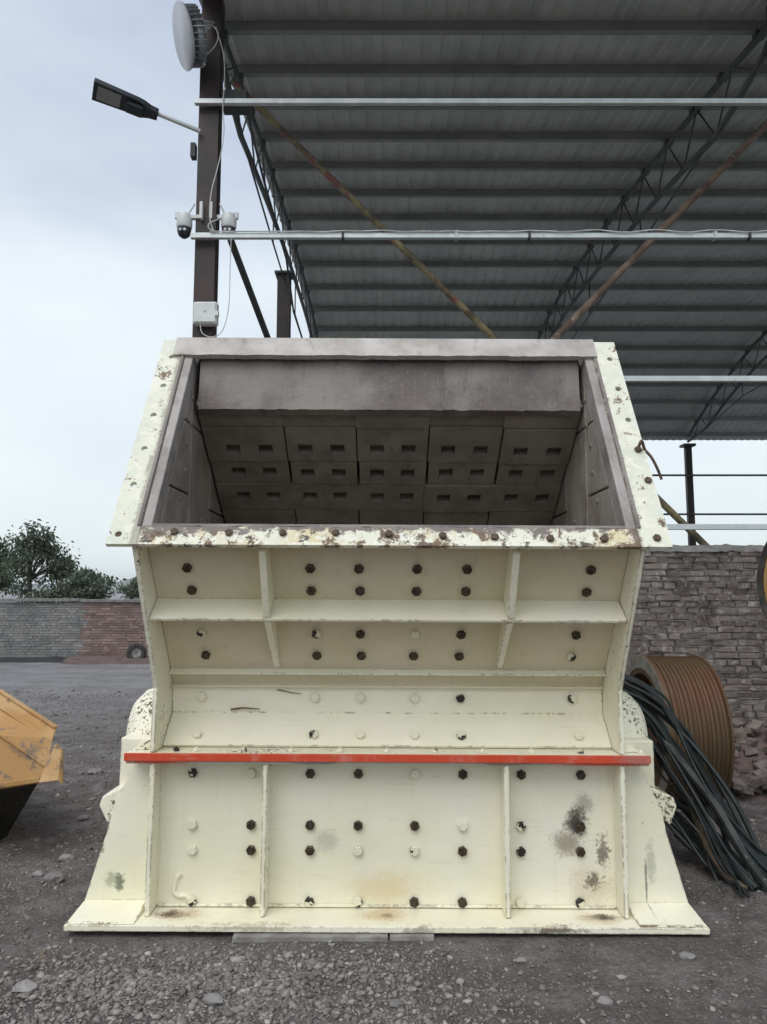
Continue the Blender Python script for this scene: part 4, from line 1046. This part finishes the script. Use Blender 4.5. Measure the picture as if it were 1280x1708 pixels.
ow = thing('orange_wheel', (2.9, 4.4, 0), 'black rimmed orange wheel at the right edge, in front of the brick wall', 'wheel')
cW = Vector((2.562, 4.3, 1.66))
MB().lathe([(0, .415), (-.02, .435), (0, .455), (.12, .455), (.14, .435), (.12, .415)], cW, (.9, .42, 0), 64, True).build('rim', M['tyre'], ow, 40)
MB().lathe([(.01, .04), (.01, .418), (.09, .418), (.09, .04)], cW, (.9, .42, 0), 64, True).build('disc', M['orange'], ow, 40)
MB().lathe([(-.05, .0), (-.05, .09), (.5, .09), (.5, .0)], cW, (.9, .42, 0), 32).build('axle', M['steel_dark'], ow, 40)
MB().beam(cW + Vector((.32, .15, 0)), (2.95, 4.85, .0), .14, .14).build('stand_leg', M['steel_dark'], ow); MB().beam(cW + Vector((.34, .16, 0)), (3.35, 4.25, .0), .14, .14).build('stand_leg', M['steel_dark'], ow)

# bent rod hooked on the right flange
pts = [onF(1063, 752) + nF * .03, onF(1066, 747) + nF * .05, at(1076, 750, 3.62), at(1087, 763, 3.6), at(1097, 782, 3.6), at(1104, 800, 3.6)]
o = MB().tube(bez(pts), .0075, 8).build('bent_rod', M['bolt_rust'], smooth=60); origin_to(o, pts[0]); tag(o, 'bent rusty rod hooked over the right edge of the crusher mouth', 'rod')
# twigs on the chute
def twig(pix, p0, n, r, label):
    pts = [hit(a, b, p0, n) + Vector(n) * (r + .004) for a, b in pix]; o = MB().tube(bez(pts, 4), r, 6, r * .5).build('twig', M['twig'], smooth=60); origin_to(o, pts[0]); tag(o, label, 'twig', 'twigs stuck on the machine')
twig([(386, 1183), (405, 1180), (420, 1181), (434, 1182)], (0, 4.006, 1.05), Vector((0, -1, -.06)), .006, 'longer curved twig lying on the cream chute')
twig([(463, 1150), (475, 1152), (488, 1155), (503, 1156)], (0, 4.006, 1.05), Vector((0, -1, -.06)), .004, 'thin frayed twig above the longer one on the cream chute')
o = MB().tube(bez([at(76, 1583, 3.42), at(68, 1600, 3.36), at(57, 1617, 3.3)]), .006, 6, .003).build('twig', M['twig'], smooth=60); origin_to(o, at(76, 1583, 3.42)); tag(o, 'dry straw lying on the gravel at the lower left', 'twig')

# boards under the base
for (a, b, y0, y1, z0, z1, lab) in ((-.70, .02, 3.62, 3.85, -.014, .017, 'flat grey board wedged under the left half of the crusher base'), (.03, .235, 3.63, 3.83, -.014, .016, 'short grey board wedged under the middle of the crusher base')):
    mb = MB(); n = 24; vs = []
    for i in range(n + 1):
        xx = a + (b - a) * i / n; d_ = .006 * mnoise.noise((xx * 13, 1, 1)); vs += [(xx, y0 + d_, z0), (xx, y1, z0), (xx, y1, z1), (xx, y0 + d_, z1 - .3 * abs(d_))]
    mb.add(vs, [(i * 4 + k, i * 4 + (k + 1) % 4, i * 4 + 4 + (k + 1) % 4, i * 4 + 4 + k) for i in range(n) for k in range(4)] + [(0, 1, 2, 3), (n * 4 + 3, n * 4 + 2, n * 4 + 1, n * 4)])
    o = mb.build('board', M['wood']); origin_to(o, ((a + b) / 2, y0, z0)); tag(o, lab, 'board', 'boards under the crusher base')

# ------------------------------------------------------------------ loader bucket
bk = thing('loader_bucket', (-3.2, 5.0, 0), 'orange yellow loader bucket corner standing at the left edge of the yard', 'bucket')
def P(a, b, y): return at(a, b, y)
Yb = 4.75
T0, T1, T2 = P(-420, 1010, 5.2), P(0, 1152, 4.98), P(95, 1214, 4.86)
U0, U1, U2 = P(-420, 1055, 5.0), P(0, 1180, 4.85), P(88, 1232, 4.78)
N_ = P(80, 1283, 4.72); C0 = P(0, 1228, 4.68); C00 = P(-420, 1150, 4.5)
L0, L1 = P(-420, 1350, 4.55), P(0, 1315, 4.62); L2 = P(66, 1305, 4.70)
back = Vector((-.50, .9, -.34))
pts = [T0, T1, T2, U0, U1, U2, C00, C0, N_, L0, L1, L2, T0 + back, T1 + back, T2 + back * .8, L0 + back, L1 + back, L2 + back * .8]
mb = MB(); mb.add(pts, [(0, 1, 4, 3), (1, 2, 5, 4), (3, 4, 7, 6), (4, 5, 8, 7), (6, 7, 10, 9), (7, 8, 11, 10), (0, 12, 13, 1), (1, 13, 14, 2), (2, 14, 17, 11, 8, 5), (9, 10, 16, 15), (10, 11, 17, 16), (12, 15, 16, 17, 14, 13), (0, 3, 6, 9, 15, 12)])
mb.build('bucket_shell', M['orange'], bk, bevel=.006)
mb = MB(); mb.prism([P(76, 1276, 4.71), P(92, 1240, 4.76), P(103, 1254, 4.75), P(103, 1308, 4.70), P(97, 1302, 4.69), P(64, 1306, 4.66)], (0, .03, 0)); mb.build('side_cutter', M['orange'], bk, bevel=.004)
mb = MB(); mb.beam(T1 + Vector((0, -.01, .006)), T2 + Vector((0, -.01, .006)), .03, .014); mb.beam(T0, T1 + Vector((0, -.01, .006)), .03, .014); mb.build('rim_bar', M['orange'], bk, bevel=.003)
mb = MB(); mb.beam(P(0, 1310, 4.60), P(66, 1300, 4.68), .02, .03); mb.beam(P(-420, 1344, 4.53), P(0, 1310, 4.60), .02, .03); mb.build('cutting_edge', M['orange'], bk, bevel=.003)
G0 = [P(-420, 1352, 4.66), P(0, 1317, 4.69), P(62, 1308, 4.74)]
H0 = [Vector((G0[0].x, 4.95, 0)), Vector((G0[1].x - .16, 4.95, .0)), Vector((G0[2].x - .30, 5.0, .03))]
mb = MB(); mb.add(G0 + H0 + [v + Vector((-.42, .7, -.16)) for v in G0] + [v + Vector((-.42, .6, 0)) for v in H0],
   [(0, 1, 4, 3), (1, 2, 5, 4), (2, 8, 11, 5), (6, 9, 10, 7), (7, 10, 11, 8), (0, 3, 9, 6), (0, 6, 7, 1), (1, 7, 8, 2), (3, 4, 10, 9), (4, 5, 11, 10)]); mb.build('bucket_shadow_bottom', M['black'], bk)  # shadow under the bucket put into the black colour of this sloping underside
for k_, (pa, pb) in enumerate((((0, 1180), (84, 1236)), ((0, 1226), (78, 1280)))):
    MB().tube([P(pa[0] - 200, pa[1] - 40, 4.76 if k_ == 0 else 4.58), P(*pa, 4.835 if k_ == 0 else 4.672), P(*pb, 4.775 if k_ == 0 else 4.715)], .007, 6).build('weld_seam', M['orange'], bk)

# ------------------------------------------------------------------ small things in the yard
q = at(228, 1087, 17.6)
ty = thing('old_tyre', (q.x, 17.6, 0), 'old black tyre leaning on the red part of the far wall', 'tyre')
MB().lathe([(-.08, .12), (-.09, .19), (-.05, .22), (.05, .22), (.09, .19), (.08, .12)], (q.x, 17.6, .22 + .0), (.25, -1, .15), 32, True).build('tread', M['tyre'], ty, 50)
MB().lathe([(-.03, .03), (-.03, .125), (.03, .125), (.03, .03)], (q.x, 17.6, .22), (.25, -1, .15), 24, True).build('rim', M['stone'], ty, 40)
mb = MB(); n = 40; vs = []
for i in range(n + 1):
    xx = -7.4 + 2.9 * i / n; h = .10 + .06 * mnoise.noise((xx * 3, 1, 1)); vs += [(xx, 17.15 + .1 * mnoise.noise((xx * 2, 4, 1)), .0), (xx, 17.5, h), (xx, 17.9, h * 1.3), (xx, 18.19, h)]
mb.add(vs, [(i * 4 + k, i * 4 + k + 1, i * 4 + 5 + k, i * 4 + 4 + k) for i in range(n) for k in range(3)])
o = mb.build('soil_and_shade_bank', M['soil_red'], smooth=60); origin_to(o, (-6, 17.7, 0)); tag(o, 'low bank of reddish soil along the foot of the far wall', 'soil'); o['kind'] = 'stuff'
mb = MB(); vs = []; n = 60
for i in range(n + 1):
    xx = -13 + 5.6 * i / n; h = .07 + .05 * mnoise.noise((xx * 2.2, 1, 7)); vs += [(xx, 17.5 + .1 * mnoise.noise((xx * 2, 4, 1)), .0), (xx, 17.8, h * .7), (xx, 18.0, h), (xx, 18.19, h)]
mb.add(vs, [(i * 4 + k, i * 4 + k + 1, i * 4 + 5 + k, i * 4 + 4 + k) for i in range(n) for k in range(3)])
o = mb.build('soil_and_shade_bank', M['steel_dark'], smooth=60); origin_to(o, (-10, 17.9, 0)); tag(o, 'low dark bank added as shading along the foot of the grey wall', 'soil'); o['kind'] = 'stuff'  # added bank whose dark colour stands in for shading at the wall foot
# larger single stones
def rock(px, py, r, label, m='stone', seedv=0):
    p = hit(px, py, (0, 0, 0), (0, 0, 1)); V, F = ico(); rr = random.Random(seedv)
    # subdivide once for a rounder rock
    import bmesh
    b = bmesh.new(); vs = [b.verts.new(tuple(v)) for v in V]
    for f in F: b.faces.new([vs[i] for i in f])
    bmesh.ops.subdivide_edges(b, edges=list(b.edges), cuts=1, use_grid_fill=True)
    for v in b.verts:
        v.co.normalize(); k_ = 1 + .35 * mnoise.noise(v.co * 1.7 + Vector((seedv * 3.1, 0, 0))); v.co = Vector((v.co.x * r * 1.35 * k_, v.co.y * r * k_, v.co.z * r * .62 * k_))
    me = bpy.data.meshes.new('stone'); b.to_mesh(me); b.free(); me.materials.append(M[m]); me.shade_smooth(); me.set_sharp_from_angle(angle=R(38))
    o = bpy.data.objects.new('stone', me); COL.objects.link(o); o.location = (p.x, p.y, float(gh(p.x, p.y)) + r * .3); tag(o, label, 'stone', 'single stones in the yard')
for i, (a, b, r_, lab) in enumerate([(90, 1474, .045, 'largest flat grey stone left of the crusher foot'), (112, 1432, .038, 'dark round stone beyond the flat one at the left'), (62, 1470, .026, 'small stone just left of the flat grey one'),
        (160, 1290, .05, 'pale stone on the yard between bucket and bearing pedestal'), (140, 1360, .03, 'small stone on the dark ground right of the bucket'), (398, 1608, .026, 'pale stone in front of the board under the base'),
        (662, 1682, .024, 'pale stone at the bottom of the picture right of the middle'), (1146, 1598, .026, 'pale stone in front of the right corner of the base'), (520, 1612, .020, 'small light stone below the board'),
        (40, 1670, .035, 'grey stone in the lower left corner'), (355, 1690, .030, 'grey clod at the bottom left of the middle'), (1010, 1672, .024, 'pale stone at the bottom right of the middle'), (870, 1600, .018, 'small pale stone in front of the right base stain')]):
    rock(a, b, r_, lab, 'stone', i + 2)
# rubble heap at the wall foot
mb = MB(); n, m_ = 26, 14; vs = []
for j in range(m_ + 1):
    for i in range(n + 1):
        xx = 2.4 + 2.6 * i / n; yy = 5.95 + 1.5 * j / m_; h = .02 + .30 * (j / m_) ** 1.2 * (.5 + .5 * min(1, (xx - 2.3) / .8)) + .07 * mnoise.noise((xx * 5, yy * 5, 3)); vs.append((xx, yy, h if 0 < j else -.03))
mb.add(vs, [(j * (n + 1) + i, j * (n + 1) + i + 1, (j + 1) * (n + 1) + i + 1, (j + 1) * (n + 1) + i) for j in range(m_) for i in range(n)])
o = mb.build('rubble_mound', M['soil_red'], smooth=30); origin_to(o, (3.4, 6.7, 0)); tag(o, 'mound of earth and brick crumbs at the foot of the brick wall', 'rubble'); o['kind'] = 'stuff'
rbm = [brick_mesh('broken_brick', l, .055, .11, M['rubble_brick'], 40 + i, .008) for i, l in enumerate((.16, .11, .07, .13))]
rr = random.Random(5)
for i in range(160):
    xx = rr.uniform(2.45, 4.3); yy = rr.uniform(6.0, 7.3); t = (yy - 5.95) / 1.5
    z = .05 + .30 * t ** 1.2 * (.5 + .5 * min(1, (xx - 2.3) / .8)) + rr.uniform(0, .05)
    q = Quaternion((0, 0, 1), rr.uniform(0, 6.3)) @ Quaternion((1, 0, 0), rr.uniform(-.5, .5)) @ Quaternion((0, 1, 0), rr.uniform(-.4, .4))
    o = inst('broken_brick', rr.choice(rbm), (xx, yy, z), None, q); tag(o, 'broken brick lying in the rubble heap at the foot of the brick wall', 'brick', 'broken bricks in the rubble heap')

# ------------------------------------------------------------------ trees behind the far wall
def tree(px, py, Y, wpx, hpx, nleaf, label, seedv, leaf=.085):
    rr = random.Random(seedv); c = at(px, py, Y); sc = FPX / Y; rx, rz = wpx / sc, hpx / sc
    root = thing('broadleaf_tree', (c.x, Y, 0), label, 'tree', 'trees beyond the far wall')
    mb = MB(); tips = []
    trunk = [Vector((c.x + .12 * math.sin(i), Y, i * (c.z - rz * .5) / 5)) for i in range(6)]
    mb.tube(trunk, .10, 8, .06)
    fork = trunk[-1]
    for k in range(17):
        th = rr.uniform(0, 6.28); el = rr.uniform(-.8, 1.45)
        e_ = Vector((c.x + rx * math.cos(th) * math.cos(el) * rr.uniform(.5, .95), Y + rx * .9 * math.sin(th) * math.cos(el) * rr.uniform(.5, .95), c.z + rz * math.sin(el) * rr.uniform(.5, .95)))
        mid = fork.lerp(e_, .5) + Vector((0, 0, rz * .12)); mb.tube(bez([fork, mid, e_], 4), .035, 6, .008); tips += [e_, mid.lerp(e_, .5)]
        for _ in range(3):
            f_ = e_ + Vector((rr.uniform(-1, 1) * rx * .32, rr.uniform(-1, 1) * rx * .32, rr.uniform(-.6, 1) * rz * .32)); mb.tube([mid.lerp(e_, .6), f_], .012, 5, .004); tips.append(f_)
    mb.build('trunk', M['bark'], root, 50)
    vs = []; fs = []; tn_ = []
    for i in range(nleaf):
        t = rr.choice(tips); g_ = rr.gauss
        p = t + Vector((g_(0, rx * .15), g_(0, rx * .15), g_(-rz * .06, rz * .14)))
        d = Vector((g_(0, 1), g_(0, 1), g_(-.9, .6))).normalized(); s_ = d.cross(Vector((g_(0, 1), g_(0, 1), g_(0, 1)))).normalized()
        L = leaf * rr.uniform(.6, 1.3); w2 = L * .24; n_ = d.cross(s_) * L * .06
        o_ = len(vs); vs += [p, p + d * L * .4 + s_ * w2 + n_, p + d * L, p + d * L * .4 - s_ * w2 + n_]; fs += [(o_, o_ + 1, o_ + 2), (o_, o_ + 2, o_ + 3)]
        tn_ += [min(1, max(0, .5 + g_(0, .3)))] * 4
    me = bpy.data.meshes.new('crown'); l0 = root.location; me.from_pydata([tuple(v - l0) for v in vs], [], fs); me.materials.append(M['leaf'])
    a = me.attributes.new('tint', 'FLOAT', 'POINT'); a.data.foreach_set('value', tn_)
    o = bpy.data.objects.new('crown', me); COL.objects.link(o); o.parent = root
tree(58, 940, 21.0, 54, 58, 3800, 'tallest leafy tree with long drooping leaves above the grey wall', 1, .13)
tree(138, 985, 20.2, 52, 34, 2800, 'lower bushy tree right of the tallest one, above the red wall', 2, .12)
tree(-15, 950, 22.0, 46, 50, 4200, 'leafy tree cut by the left edge of the view', 3, .13)
tree(95, 1010, 20.5, 60, 30, 3000, 'dense low bush filling the gap between the trees', 5, .11)
tree(226, 985, 30.0, 22, 20, 1500, 'small distant tree beside the crusher flank', 4, .12)

# ------------------------------------------------------------------ air
mb = MB().box(-2900, 2900, -200, 2600, -3, 60)
hm = bpy.data.materials.new('hazy_air'); hm.use_nodes = True; hm.node_tree.nodes.clear()
ho = hm.node_tree.nodes.new('ShaderNodeOutputMaterial'); hv = hm.node_tree.nodes.new('ShaderNodeVolumePrincipled')
hv.inputs['Color'].default_value = (.95, .975, 1, 1); hv.inputs['Density'].default_value = .00035; hv.inputs['Anisotropy'].default_value = .2
hm.node_tree.links.new(hv.outputs[0], ho.inputs['Volume'])
o = mb.build('haze', hm); o['kind'] = 'stuff'; o['label'] = 'thin pale haze hanging in the air over the yard and hills'; o['category'] = 'haze'
